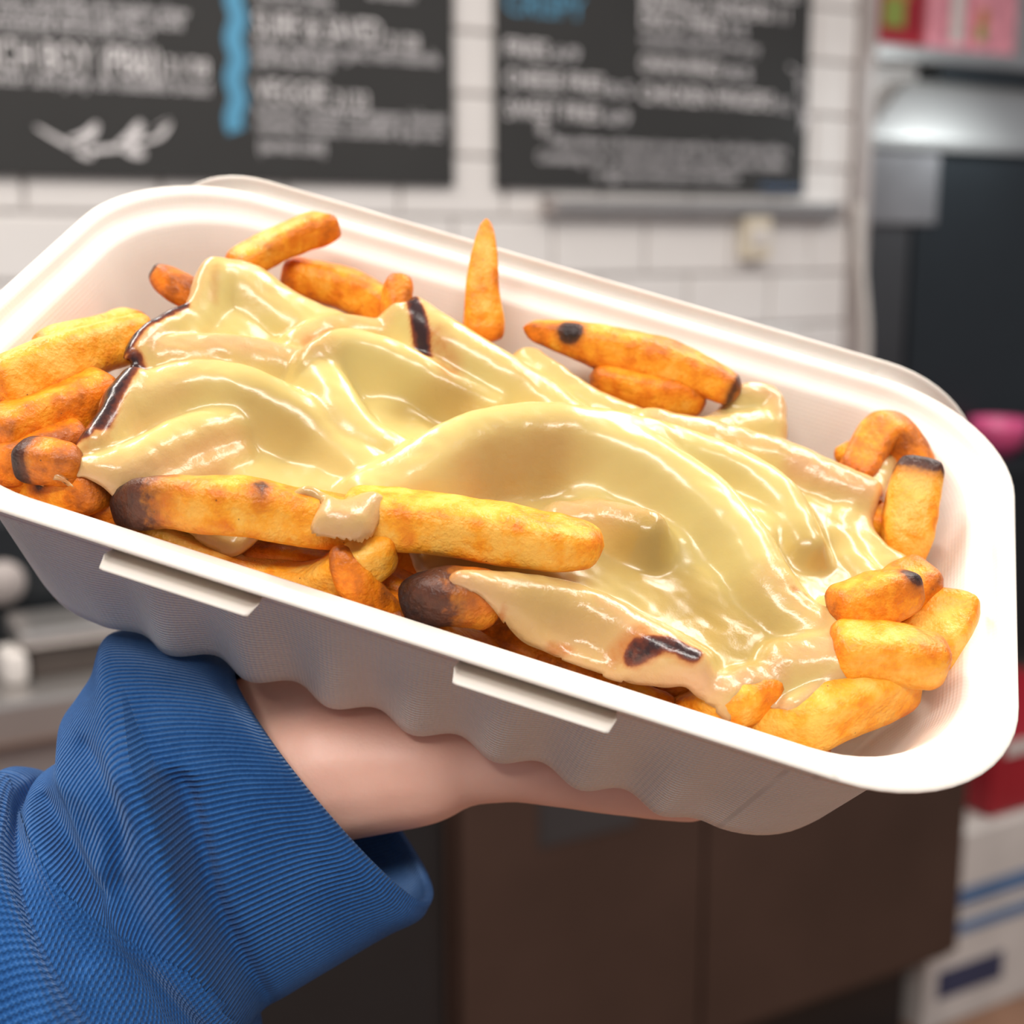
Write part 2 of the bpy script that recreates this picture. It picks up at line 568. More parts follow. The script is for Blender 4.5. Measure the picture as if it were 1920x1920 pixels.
board2 = empty('menu_board', wallP((b2u0 + b2u1) / 2, b2v, 0.0))
tag(board2, 'black menu board headed in blue, right on the tiled wall above the steel rail', 'menu board', 'black menu boards on the tiled wall')
wbox('panel', b2u0, b2u1, b2v, 2.35, 0.002, 0.012, M_BOARD, board2, 0.002)
for s, x0, y, x1, h, m in [
    ('CRISPY', 948, 24, 1096, 44, M_BLUE), ('FRIES', 948, 105, 1028, 34, M_CHALK), ('6/9', 1040, 112, 1086, 26, M_DIM),
    ('CHEESE FRIES', 948, 162, 1132, 34, M_CHALK), ('8.5', 1140, 180, 1184, 26, M_DIM), ('SWEET FRIES', 948, 220, 1126, 34, M_CHALK), ('6/9', 1138, 232, 1180, 26, M_DIM),
    ('GARLIC PARMESAN FRIES', 1202, -30, 1500, 30, M_CHALK), ('BUFFALO TENDERS 11', 1202, 14, 1478, 30, M_CHALK), ('DISCO FRIES', 1202, 52, 1352, 34, M_CHALK), ('9.5', 1362, 68, 1400, 26, M_DIM),
    ('mozzarella cheese & brown gravy', 1202, 82, 1424, 22, M_DIM), ('ONION RINGS', 1200, 134, 1352, 34, M_CHALK), ('8.5', 1364, 148, 1408, 26, M_DIM),
    ('CHICKEN FINGERS', 1200, 190, 1450, 34, M_CHALK), ('9/12', 1456, 210, 1482, 26, M_DIM),
    ('*', 1008, 272, 1026, 44, M_CHALK), ('Please inform us if anyone in your party has a food allergy before', 1034, 274, 1476, 22, M_DIM),
    ('Consuming raw or undercooked meats, poultry, seafood, shellfish', 1008, 303, 1472, 22, M_DIM), ('or eggs may increase your risk of illness', 1114, 334, 1384, 22, M_DIM),
    ('menu', 1428, 356, 1500, 16, M_NAVY)]:
    text_part(s, x0, y, x1, h, m, board2, 'heading' if m in (M_CHALK, M_BLUE) else 'text_line')
for pts in [[(1480, 122), (1500, 150), (1506, 190), (1504, 240)], [(1484, 130), (1498, 140), (1506, 165)], [(1496, 160), (1506, 182), (1500, 205)], [(1504, 200), (1510, 220), (1502, 245)]]:
    ribbon('leaf_stroke', [uv(x, y, 0.0125) for x, y in pts], 0.005, M_DIM, board2)

# rail under the right board ---------------------------------------
ru0, rv = uv(1030, 374, 0.03)
ru1, _ = uv(1584, 388, 0.03)
rv1 = uv(1030, 398, 0.03)[1]
rail = empty('wall_rail', wallP((ru0 + ru1) / 2, rv1, 0.0))
tag(rail, 'narrow steel rail fixed to the tiles beneath the right menu board', 'rail')
wbox('shelf_strip', ru0, ru1, rv - 0.006, rv + 0.004, 0.0, 0.032, M_STEEL, rail)
wbox('front_lip', ru0, ru1, rv1, rv - 0.006, 0.026, 0.032, M_STEEL, rail, 0.001)
for q in (ru0, ru1 - 0.012):
    wbox('end_bracket', q, q + 0.012, rv1 - 0.003, rv + 0.006, 0.0, 0.034, M_POST, rail, 0.001)
bu0, bv1 = uv(1402, 402, 0.03)
bu1, bv0 = uv(1448, 486, 0.03)
clip = empty('wall_switch', wallP((bu0 + bu1) / 2, bv0, 0.0))
tag(clip, 'small beige switch box on the tiles just below the steel rail', 'switch')
wbox('body', bu0, bu1, bv0, bv1, 0.0, 0.028, M_BEIGE, clip, 0.006)
wbox('rocker', bu0 + 0.012, bu1 - 0.012, bv0 + 0.025, bv1 - 0.025, 0.026, 0.034, M_CARD, clip, 0.002)

# kitchen equipment beyond the wall's end ----------------------------
pu0 = u_end
pu1 = uv(1632, 200)[0]
post = wbox('trim_1', pu0, pu1, 0.0, 2.7, -0.10, 0.012, M_POST, bevel=0.002)
tag(post, 'grey metal corner strip at the end of the tiled wall', kind='structure')
side = wbox('wall_right', pu1, pu1 + 2.2, 0.0, 2.7, -1.0, -0.95, M_WALLP, bevel=0)
tag(side, kind='structure')
cab = empty('white_cable', wallP(*uv(1612, 600), 0.02))
P = catmull2([uv(x, y, 0.016) for x, y in [(1606, 380), (1608, 470), (1616, 560), (1620, 640), (1614, 760)]], 24)
V, F = [], []
for k, p in enumerate(P):
    for j in range(8):
        a = 2 * math.pi * j / 8
        V.append(wallP(p[0] + 0.009 * math.cos(a), p[1], 0.022 + 0.009 * math.sin(a)))
for k in range(len(P) - 1):
    for j in range(8):
        F.append((k * 8 + j, k * 8 + (j + 1) % 8, k * 8 + 8 + (j + 1) % 8, k * 8 + 8 + j))
bpy.data.objects.remove(cab)
cab = mesh_obj('cable', V, F, M_CARD)
tag(cab, 'pale cable hanging down the grey corner strip', 'cable')

ou0 = pu1 + 0.004
ou1 = ou0 + 1.1
hv0 = uv(1640, 258, -0.03)[1]
oven_bot = uv(1700, 1300, -0.03)[1]
oven = empty('tall_oven', wallP((ou0 + ou1) / 2, oven_bot, -0.3))
tag(oven, 'tall dark steel kitchen oven at the right under the bright hood', 'oven')
wbox('body', ou0, ou1, oven_bot, hv0 - 0.02, -0.6, -0.045, M_DSTEEL, oven, 0.006)
wbox('door', ou0 + 0.17, ou1, oven_bot + 0.05, hv0 - 0.03, -0.045, -0.03, M_BLACK, oven, 0.004)
wbox('side_frame', ou0, ou0 + 0.16, oven_bot + 0.01, hv0 - 0.03, -0.045, -0.032, M_DSTEEL, oven, 0.004)
wbox('reflection_panel', ou0, uv(1760, 300, -0.03)[0], uv(1640, 420, -0.03)[1], hv0 - 0.022, -0.034, -0.026, M_REFLECT, oven, 0.004)  # lighter grey sheet painting a reflection onto the dark oven front
sv = uv(1700, 84, -0.12)[1]
hood = empty('range_hood', wallP((ou0 + ou1) / 2, hv0, -0.3))
tag(hood, 'sloping stainless hood catching the light above the tall dark oven', 'hood')
hu1, hv1 = uv(1705, 150, -0.14)
ha, hb, hc, hd = (ou0 - 0.0, hv0, -0.02), (ou1, hv0, -0.02), (ou1, hv1, -0.14), (hu1, hv1, -0.14)
V = [wallP(*p) for p in (ha, hb, hc, hd, (ou0, hv0 - 0.02, -0.02), (ou1, hv0 - 0.02, -0.02), (ou0, hv0, -0.6), (ou1, hv0, -0.6), (hu1, hv1, -0.6), (ou1, hv1, -0.6))]
mesh_obj('canopy', V, [(0, 1, 2, 3), (4, 5, 1, 0), (0, 3, 8, 6), (3, 2, 9, 8), (1, 7, 9, 2), (0, 6, 7, 1)], M_STEEL, hood, smooth=False)
wbox('gap_shade', hu1 + 0.09, ou1, hv1 + 0.001, sv - 0.032, -0.5, -0.13, M_BLACK, hood, 0.002)  # black block painting the shade in the open gap below the shelf
wbox('side_panel', ou0, hu1 + 0.085, hv0 + 0.005, sv - 0.032, -0.26, -0.2, M_POST, hood, 0.002)
wbox('back_plate', ou0, ou1, hv0 + 0.01, hv1 + 0.5, -0.66, -0.62, M_POST, hood, 0.002)
hl = bpy.data.lights.new('hood_glare_light', 'AREA'); hl.shape = 'RECTANGLE'; hl.size, hl.size_y = 0.18, 0.05; hl.energy = 2.6; hl.color = (0.85, 0.97, 1.0)  # unseen light added to make the bright reflection on the sloping steel
hlo = bpy.data.objects.new('hood_glare_light', hl); col.objects.link(hlo)
hlo.location = wallP(hu1 + 0.02, sv - 0.05, 0.10)
hlo.rotation_euler = (math.radians(20), 0, 0)
shelf = wbox('wall_shelf', ou0 + 0.0, ou1, sv - 0.03, sv, -0.58, -0.12, M_STEEL, bevel=0.003)
tag(shelf, 'grey steel shelf above the hood carrying pink packages', 'shelf')
su = uv(1648, 40, -0.15)[0]
for k, (wd, ht, mt, lab) in enumerate([
        (0.14, 0.16, M_RED, 'dark red package with a green and orange print, leftmost on the steel shelf'),
        (0.13, 0.20, M_PINK, 'pink package next to the dark red one on the steel shelf'),
        (0.15, 0.19, M_PINK, 'pink package with an orange and green print at the right on the steel shelf')]):
    pk = empty('snack_package', wallP(su + wd / 2, sv, -0.22))
    tag(pk, lab, 'package', 'packages on the steel shelf')
    wbox('pack', su, su + wd, sv + 0.001, sv + ht, -0.32, -0.15, mt, pk, 0.012)
    if k == 0:
        wbox('green_print', su + 0.012, su + 0.075, sv + 0.04, sv + 0.10, -0.151, -0.148, M_GREEN, pk, 0.001)
        wbox('orange_print', su + 0.012, su + 0.09, sv + 0.10, sv + 0.14, -0.151, -0.148, M_ORANGEP, pk, 0.001)
    elif k == 1:
        wbox('side_print', su + 0.07, su + 0.11, sv + 0.02, sv + 0.15, -0.151, -0.148, M_CARD, pk, 0.001)
    else:
        wbox('orange_print', su + 0.02, su + 0.05, sv + 0.06, sv + 0.10, -0.151, -0.148, M_ORANGEP, pk, 0.001)
        wbox('green_print', su + 0.015, su + 0.045, sv + 0.03, sv + 0.06, -0.151, -0.148, M_GREEN, pk, 0.001)
    su += wd + 0.008

# counter in front of the wall --------------------------------------
CO = 0.66
cu0 = uv(-700, 1300, CO)[0]
cu1, cz0 = uv(1797, 1800, CO)
ctop = uv(80, 1308, CO + 0.02)[1]
ub = uv(850, 1700, CO)[0]
unit = empty('counter_cabinet', wallP((ub + cu1) / 2, 0.0, CO / 2))
tag(unit, 'dark brown counter cabinet with a glossy front, beneath the box at the right', 'cabinet')
wbox('body', ub, cu1, cz0, ctop - 0.05, 0.005, CO - 0.02, M_BROWN, unit, 0.003)
um = uv(1320, 1700, CO)[0]
wbox('door', ub + 0.012, um - 0.003, cz0 + 0.02, ctop - 0.06, CO - 0.02, CO, M_BROWN, unit, 0.003)
wbox('door', um + 0.003, cu1 - 0.005, cz0 + 0.02, ctop - 0.06, CO - 0.02, CO, M_BROWN, unit, 0.003)
wbox('toe_kick', ub, cu1 - 0.02, 0.0, cz0, 0.05, CO - 0.10, M_BLACK, unit, 0.002)
gp0, gp1 = uv(1010, 1590, CO), uv(1190, 1490, CO)
wbox('grey_plate', gp0[0], gp1[0], gp0[1], ctop - 0.1, CO, CO + 0.002, M_DSTEEL, unit, 0.0005)
fr = empty('black_fridge', wallP((cu0 + ub) / 2, 0.0, CO / 2))
tag(fr, 'black under-counter fridge to the left of the dark brown cabinet', 'fridge')
wbox('body', cu0, ub - 0.006, 0.02, ctop - 0.16, 0.005, CO - 0.015, M_BLACK, fr, 0.003)
wbox('door', cu0, ub - 0.03, 0.10, ctop - 0.17, CO - 0.015, CO + 0.005, M_BLACK, fr, 0.004)
for q in (cu0 + 0.05, ub - 0.08):
    wbox('foot', q, q + 0.04, 0.0, 0.02, CO - 0.10, CO - 0.06, M_BLACK, fr, 0.001)
kw = wbox('drip_panel', cu0, ub - 0.006, ctop - 0.155, ctop - 0.052, CO - 0.05, CO - 0.02, M_POST, bevel=0.002)
tag(kw, 'grey-brown panel between the steel worktop and the black fridge', 'panel')
wt = wbox('worktop', cu0, cu1 + 0.01, ctop - 0.05, ctop, 0.005, CO + 0.02, M_STEEL, bevel=0.006)
tag(wt, 'steel worktop with a rounded front edge behind the food box', 'worktop')
# things standing on the worktop at the far left
bx0, bz0 = uv(62, 1290, CO - 0.05)
bx1 = uv(330, 1205, CO - 0.05)[0]; bz1 = uv(120, 1207, CO - 0.05)[1]
dk = empty('storage_bin', wallP((bx0 + bx1) / 2, ctop, CO - 0.12))
tag(dk, 'dark brown bin with a pale lid on the worktop at the left', 'bin')
wbox('bin', bx0, bx1, ctop, bz1, CO - 0.13, CO - 0.05, simple('brown_plastic', (0.07, 0.052, 0.042), 0.5), dk, 0.006)
wbox('lid', bx0 - 0.012, bx1 + 0.012, bz1, bz1 + 0.022, CO - 0.14, CO - 0.04, M_STEEL, dk, 0.008)
lx0 = uv(14, 1300, CO - 0.02)[0]; lx1, lz1 = uv(58, 1228, CO - 0.02)
lg = wbox('pale_canister', lx0, lx1, ctop, lz1, CO - 0.09, CO - 0.03, M_CARD, bevel=0.012)
tag(lg, 'small pale canister on the worktop at the left edge, beside the dark bin', 'canister')
mx0 = uv(-160, 1200, CO - 0.20)[0]; mx1, mz1 = uv(170, 940, CO - 0.20)
mc = empty('coffee_machine', wallP((mx0 + mx1) / 2, ctop, CO - 0.33))
tag(mc, 'black counter-top machine with a grey knob at the left edge behind the bin', 'machine')
wbox('body', mx0, mx1, ctop, mz1, 0.02, CO - 0.18, M_BLACK, mc, 0.015)
kx, kz = uv(8, 1096, CO - 0.16)
V, F = [], []
for (rr_, oo) in ((0.001, 0.0), (0.024, 0.0), (0.027, 0.010), (0.024, 0.018), (0.001, 0.02)):
    for j in range(20):
        a = 2 * math.pi * j / 20
        V.append(wallP(kx + rr_ * math.cos(a), kz + rr_ * math.sin(a), CO - 0.18 + oo))
for k in range(4):
    for j in range(20):
        F.append((k * 20 + j, k * 20 + (j + 1) % 20, k * 20 + 20 + (j + 1) % 20, k * 20 + 20 + j))
mesh_obj('knob', V, F, M_POST, mc)

# right of the counter ------------------------------------------------
RO = 0.58
ru = cu1 + 0.012
cz = [uv(1860, y, RO)[1] for y in (1545, 1700, 1890)]
z = 0.0
zs = [0.0, cz[1] - 0.0, cz[0]]
for k, lab in enumerate(['lower white carton with a dark printed band, on the floor right of the cabinet', 'upper white carton with a pale blue stripe, right of the cabinet under the red crate']):
    z0, z1 = zs[k], zs[k + 1] - 0.004
    ct = empty('carton', wallP(ru + 0.2, z0, RO - 0.15))
    tag(ct, lab, 'carton', 'white cartons beside the cabinet')
    wbox('box', ru + 0.01 * k, ru + 0.55, z0, z1, RO - 0.4, RO, M_CARD, ct, 0.005)
    if k == 0:
        wbox('printed_band', ru + 0.03, ru + 0.2, z0 + (z1 - z0) * 0.28, z0 + (z1 - z0) * 0.55, RO - 0.001, RO + 0.001, M_INK, ct, 0.0005)
        wbox('tape', ru, ru + 0.55, z1 - 0.03, z1 - 0.006, RO - 0.001, RO + 0.0015, M_NAVY, ct, 0.0005)
    else:
        wbox('stripe', ru + 0.01, ru + 0.55, z0 + 0.02, z0 + 0.055, RO - 0.001, RO + 0.001, M_NAVY, ct, 0.0005)
rz1 = uv(1900, 1392, RO)[1]
rx0 = uv(1878, 1450, RO)[0]
rc = empty('red_crate', wallP(rx0 + 0.2, zs[2], RO - 0.15))
tag(rc, 'red plastic crate with a white label on the upper white carton', 'crate')
wbox('crate', rx0, rx0 + 0.4, zs[2], rz1, RO - 0.35, RO - 0.02, M_RED, rc, 0.006)
wbox('label_strip', rx0 + 0.03, rx0 + 0.3, rz1 - 0.035, rz1 - 0.01, RO - 0.022, RO - 0.018, M_CARD, rc, 0.0005)
# pink cloth ball on a side shelf
bz = uv(1870, 852, 0.05)[1]
pv = uv(1870, 815, 0.05)
px0 = uv(1834, 815, 0.05)[0]; px1 = uv(1908, 815, 0.05)[0]
ss = wbox('side_shelf', px0 - 0.02, px1 + 0.5, bz - 0.03, bz, -0.03, 0.12, M_BLACK, bevel=0.003)
tag(ss, 'narrow black ledge on the oven front holding the pink bowl', 'shelf')
V, F = [], []
cu_, cv_ = (px0 + px1) / 2, bz
ra, hh = (px1 - px0) / 2, (uv(1870, 786, 0.05)[1] - bz)
prof = [(0.3, 0.0), (0.55, 0.02), (0.9, 0.4), (1.0, 0.75), (0.97, 1.0), (0.9, 0.95), (0.8, 0.5), (0.3, 0.15), (0.01, 0.12)]
prof = [(0.01, 0.0)] + prof
for r_, h_ in prof:
    for j in range(24):
        a = 2 * math.pi * j / 24
        q = wallP(cu_ + ra * r_ * math.cos(a), cv_ + hh * h_, 0.05 + ra * r_ * math.sin(a))
        V.append(q)
for k in range(len(prof) - 1):
    for j in range(24):
        F.append((k * 24 + j, k * 24 + (j + 1) % 24, k * 24 + 24 + (j + 1) % 24, k * 24 + 24 + j))
pb = mesh_obj('pink_bowl', V, F, M_MAG)
tag(pb, 'small bright pink bowl on the black ledge by the oven', 'bowl')


# ------------------------------------------------------------------ takeout tray
TW, TD, TRAD = 23.0, 13.23, 3.24


def rr_ring(i, z, flute=0.0, rad=None):
    """ring of the tray outline inset by i (cm); flute = depth of the vertical flutes"""
    W, D = TW - 2 * i, TD - 2 * i
    r = max(0.4, TRAD - 0.42 * i) if rad is None else rad
    P = []
    na, nl, ns = 14, 132, 72
    corners = [(W / 2 - r, -D / 2 + r, -90), (W / 2 - r, D / 2 - r, 0), (-W / 2 + r, D / 2 - r, 90), (-W / 2 + r, -D / 2 + r, 180)]
    for k, (cx, cy, a0) in enumerate(corners):
        for j in range(na + 1):
            a = math.radians(a0 + 90.0 * j / na)
            P.append((cx + r * math.cos(a), cy + r * math.sin(a), math.cos(a), math.sin(a), None))
        nx, ny, _ = corners[(k + 1) % 4]
        a = math.radians(a0 + 90)
        sx, sy = cx + r * math.cos(a), cy + r * math.sin(a)
        ex, ey = nx + r * math.cos(a), ny + r * math.sin(a)
        m = ns if k % 2 == 0 else nl
        for j in range(1, m):
            t = j / m
            x, y = sx + (ex - sx) * t, sy + (ey - sy) * t
            s = (x if k % 2 else y)
            lim = min(t, 1 - t)
            P.append((x, y, math.cos(a), math.sin(a), (s, min(1.0, lim / 0.10))))
    out = []
    for x, y, nx, ny, f in P:
        o = 0.0
        if f and flute:
            o = flute * f[1] * math.sin(2 * math.pi * f[0] / 1.86 + 0.6)
        out.append((x + nx * o, y + ny * o, z))
    return np.array(out)


def sweep(profile, closed_center=None):
    rings = [rr_ring(*p) for p in profile]
    n = len(rings[0])
    V = np.concatenate(rings)
    Fs = []
    for k in range(len(rings) - 1):
        for j in range(n):
            a, b2 = k * n + j, k * n + (j + 1) % n
            Fs.append((a, b2, b2 + n, a + n))
    return V, Fs, n


def tray_profile(depth, wall_in, fl):
    """inside floor -> wall -> ledge -> flange -> outer wall -> underside"""
    dz = depth
    p = [(wall_in + 1.6, -dz + 0.02, 0.0), (wall_in + 0.75, -dz + 0.03, fl * .5), (wall_in + 0.35, -dz + 0.14, fl), (wall_in + 0.12, -dz + 0.42, fl)]
    top_i = 1.05
    for k in range(1, 7):
        t = k / 7
        p.append((wall_in + 0.12 + (top_i - wall_in - 0.12) * t, -dz + 0.42 + (dz - 0.42 - 0.55) * t, fl * max(0, 1 - t * 1.25)))
    p += [(0.98, -0.50, 0), (0.92, -0.40, 0), (0.84, -0.345, 0), (0.58, -0.31, 0), (0.49, -0.26, 0), (0.42, -0.12, 0), (0.37, -0.01, 0),
          (0.30, 0.03, 0), (0.10, 0.03, 0), (0.03, 0.01, 0), (0.0, -0.03, 0), (0.02, -0.08, 0), (0.08, -0.10, 0), (0.28, -0.11, 0),
          (0.34, -0.20, 0), (0.42, -0.62, 0), (0.62, -0.70, 0), (0.86, -0.74, 0), (0.93, -0.85, 0)]
    oi = wall_in - 0.05
    for k in range(1, 8):
        t = k / 7
        p.append((0.93 + (oi - 0.93) * t, -0.85 - (dz - 0.85 - 0.32) * t, fl * min(1, max(0, t * 1.25 - 0.1))))
    p += [(oi + 0.12, -dz - 0.02, fl), (oi + 0.4, -dz - 0.14, fl), (oi + 0.9, -dz - 0.16, fl * .5), (oi + 1.7, -dz - 0.16, 0)]
    return p


def tray_shell(name, depth, wall_in, fl, xf, parent):
    prof = tray_profile(depth, wall_in, fl)
    V, Fs, n = sweep(prof)
    m = len(V)
    c0 = (0, 0, -depth + 0.02); c1 = (0, 0, -depth - 0.16)
    V = np.concatenate([V, [c0, c1]])
    for j in range(n):
        Fs.append((m, (j + 1) % n, j))
        Fs.append((m + 1, m - n + j, m - n + (j + 1) % n))
    k = np.arange(len(prof))
    a = np.repeat(np.where(k >= 25, 1.0, 0.08), n)
    per = np.concatenate([[0], np.cumsum(np.linalg.norm(np.diff(rr_ring(0.9, 0)[:, :2], axis=0), axis=1))])
    u = np.tile(per, len(prof)) * 3.0
    v = V[:-2, 2] * 3.2
    attrs = {'mesh_a': np.r_[a, 0, 0], 'mesh_u': np.r_[u, 0, 0], 'mesh_v': np.r_[v, 0, 0]}
    return mesh_obj(name, xf(V), [f[::-1] for f in Fs], M_TRAY, parent, attrs=attrs)


box_root = empty('takeout_box', T((0, 0, -4.9)))
tag(box_root, 'white fluted moulded-fibre takeout box heaped with fries and melted cheese, held up on the hand', 'food box')
tray_shell('tray', 4.75, 2.0, 0.20, T, box_root)
LID_A = math.radians(82)


def lid_xf(V):
    V = np.asarray(V, float)
    yy = (V[:, 1] + TD / 2)            # distance from the hinge edge
    zz = V[:, 2]
    # hinged at the back edge, folded back and down behind the tray
    y = TD / 2 + 0.62 + yy * math.cos(LID_A) + zz * math.sin(LID_A)
    z = 0.14 - yy * math.sin(LID_A) + zz * math.cos(LID_A)
    return T(np.stack([V[:, 0], y, z], 1))


lid = tray_shell('lid', 1.1, 1.6, 0.06, lid_xf, box_root)
tag(lid, 'lid folded back behind the tray')


def ledge(px0, py0, px1, py1):
    a, b2 = U(px0, py0, -0.66), U(px1, py1, -0.66)
    x0, x1 = a[0], b2[0]
    y = -TD / 2 + 0.02
    V, Fs = [], []
    n = 40
    sec = [(-0.02, 0.0), (-0.13, 0.015), (-0.24, 0.0), (-0.27, -0.03), (-0.25, -0.07), (0.6, -0.24), (0.6, -0.14), (0.0, -0.05)]
    for k in range(n + 1):
        t = k / n
        x = x0 + (x1 - x0) * t
        e = min(t, 1 - t) * (x1 - x0)
        s = math.sqrt(max(0.0, 1 - max(0, 1 - e / 0.12) ** 2)) * 0.98 + 0.02
        for (yy, zz) in sec:
            V.append((x, y + (yy - 0.1) * s + 0.1, -0.40 + zz * s))
    m = len(sec)
    for k in range(n):
        for j in range(m):
            a, a2 = k * m + j, k * m + (j + 1) % m
            Fs.append((a, a + m, a2 + m, a2))
    Fs.append(tuple(range(m))); Fs.append(tuple(n * m + j for j in range(m))[::-1])
    o = mesh_obj('ledge', T(np.array(V)), [f[::-1] for f in Fs], M_TRAY, box_root,
                 attrs={k: np.zeros(len(V)) for k in ('mesh_a', 'mesh_u', 'mesh_v')})
    return o


ledge(197, 1056, 490, 1142)
ledge(852, 1258, 1157, 1345)

# ------------------------------------------------------------------ fries
def catmull(P, n):
    P = np.asarray(P, float)
    if len(P) == 2:
        t = np.linspace(0, 1, n)[:, None]
        return P[0] + (P[1] - P[0]) * t
    Q = np.concatenate([[2 * P[0] - P[1]], P, [2 * P[-1] - P[-2]]])
    out = []
    m = len(P) - 1
    for s in np.linspace(0, m - 1e-6, n):
        k = int(s); t = s - k
        p0, p1, p2, p3 = Q[k:k + 4]
        out.append(0.5 * ((2 * p1) + (-p0 + p2) * t + (2 * p0 - 5 * p1 + 4 * p2 - p3) * t * t + (-p0 + 3 * p1 - 3 * p2 + p3) * t ** 3))
    return np.array(out)


def wall_inset(z):
    return 1.2 + max(0.0, min(1.0, (-0.5 - z) / 3.8)) * 0.95


def U_in(px, py, z, r):
    """like U, but kept clear of the tray's walls by the radius r"""
    for _ in range(60):
        p = U(px, py, z)
        if p[1] - r < -TD / 2 + wall_inset(z) + 0.08:
            z -= 0.06
        elif p[1] + r > TD / 2 - wall_inset(z) and z < 0.3:
            z += 0.06
        else:
            break
    p[0] = max(p[0], -TW / 2 + wall_inset(z) + r)
    p[0] = min(p[0], TW / 2 - wall_inset(z) * 0.9 - r * 0.6)
    rc = 2.3
    ins = wall_inset(z)
    cx, cy = TW / 2 - ins - rc, TD / 2 - ins - rc
    dx, dy = abs(p[0]) - cx, abs(p[1]) - cy
    if dx > 0 and dy > 0 and z < 0.2:
        d = math.hypot(dx, dy)
        if d > rc - r:
            k = (rc - r) / d
            p[0] = math.copysign(cx + dx * k, p[0]); p[1] = math.copysign(cy + dy * k, p[1])
    return p


def nz(p, s, seed=0):
    return noise.noise(Vector((p[0] * s + seed * 7.3, p[1] * s + seed * 3.1, p[2] * s - seed * 5.7)))


fry_count = [0]


def fry(label, pts, w=1.0, h=1.0, roll=0.0, tip=(0.0, 0.0), cut=(0.0, 0.0), tone=0.28, char=(), group='fries in the takeout box', sq=4.2, tl=1.0, local=False, clear=0.38):
    """pts: (photo px, py, height above the rim in cm); w,h section in cm; tip: 0 blunt .. 1 pointed at each end;
    char: (position 0..1 along, half length cm, strength, section angle or None)"""
    fry_count[0] += 1
    seed = fry_count[0]
    w *= 1.16; h *= 1.16
    P = [np.array(q, float) for q in pts] if local else [U_in(a, b, c, clear * h) for a, b, c in pts]
    NR, NS = 44, 28
    path = catmull(P, NR)
    seg = np.linalg.norm(np.diff(path, axis=0), axis=1)
    s = np.concatenate([[0], np.cumsum(seg)]); L = s[-1]
    V, E, CH = [], [], []
    rl = math.radians(roll)
    for k in range(NR):
        t = path[min(k + 1, NR - 1)] - path[max(k - 1, 0)]
        t = t / np.linalg.norm(t)
        up = np.array((0, 0, 1.0)) if abs(t[2]) < 0.85 else np.array((0, 1.0, 0))
        side = np.cross(t, up); side /= np.linalg.norm(side)
        up = np.cross(side, t)
        A = side * math.cos(rl) + up * math.sin(rl)
        B = -side * math.sin(rl) + up * math.cos(rl)
        d0, d1 = s[k], L - s[k]
        sc = 1.0
        for d, tp in ((d0, tip[0]), (d1, tip[1])):
            rr = 0.32
            base = math.sqrt(max(0.0, 1 - max(0.0, 1 - d / rr) ** 2)) * 0.45 + 0.55
            if tp:
                base *= (1 - tp) + tp * min(1.0, (d / (tl * w)) ** 0.75 + 0.06)
            sc = min(sc, base)
        for j in range(NS):
            a = 2 * math.pi * j / NS
            ca, sa = math.cos(a), math.sin(a)
            r = (abs(ca) ** sq + abs(sa) ** sq) ** (-1 / sq)
            x, y = ca * r * w / 2 * sc, sa * r * h / 2 * sc
            q = path[k] + A * x + B * y
            # slanted cuts at the ends
            q = q + t * (cut[0] * (x / w) * math.exp(-d0 / 0.5) + cut[1] * (x / w) * math.exp(-d1 / 0.5))
            n0 = nz(q, 0.8, seed) * 0.09 + nz(q, 3.2, seed) * 0.022
            dirv = A * ca + B * sa
            q = q + dirv * n0 * (0.4 + 0.6 * sc)
            V.append(q)
            c4 = max(0.0, (r - 1.0) / 0.28) if sq > 2.2 else 0
            en = max(math.exp(-d0 / 0.28), math.exp(-d1 / 0.28))
            E.append(min(1.3, 0.75 * c4 ** 2 + 0.85 * en))
            cv = 0.0
            for (pos, hl, st, ang) in char:
                dd = (s[k] - pos * L) / hl
                g = math.exp(-dd * dd * 0.9) * st
                if ang is not None:
                    da = (math.degrees(a) - ang + 180) % 360 - 180
                    g *= math.exp(-(da / 38.0) ** 2)
                cv = max(cv, g)
            CH.append(cv)
    F = []
    for k in range(NR - 1):
        for j in range(NS):
            a, b2 = k * NS + j, k * NS + (j + 1) % NS
            F.append((a, b2, b2 + NS, a + NS))
    m = len(V)
    for k, dr in ((0, -1), (NR - 1, 1)):
        ring = V[k * NS:(k + 1) * NS]
        c = np.mean(ring, axis=0) + (path[k] - path[k - dr]) / np.linalg.norm(path[k] - path[k - dr]) * 0.06
        V.append(c); E.append(0.55); CH.append(CH[k * NS])
        ci = len(V) - 1
        for j in range(NS):
            a, b2 = k * NS + j, k * NS + (j + 1) % NS
            F.append((ci, b2, a) if dr < 0 else (ci, a, b2))
    o = mesh_obj('french_fry', T(np.array(V)), F, M_FRY,
                 attrs={'edge': E, 'char': CH, 'tone': [tone] * len(V)})
    tag(o, label, 'french fry', group)
    return o


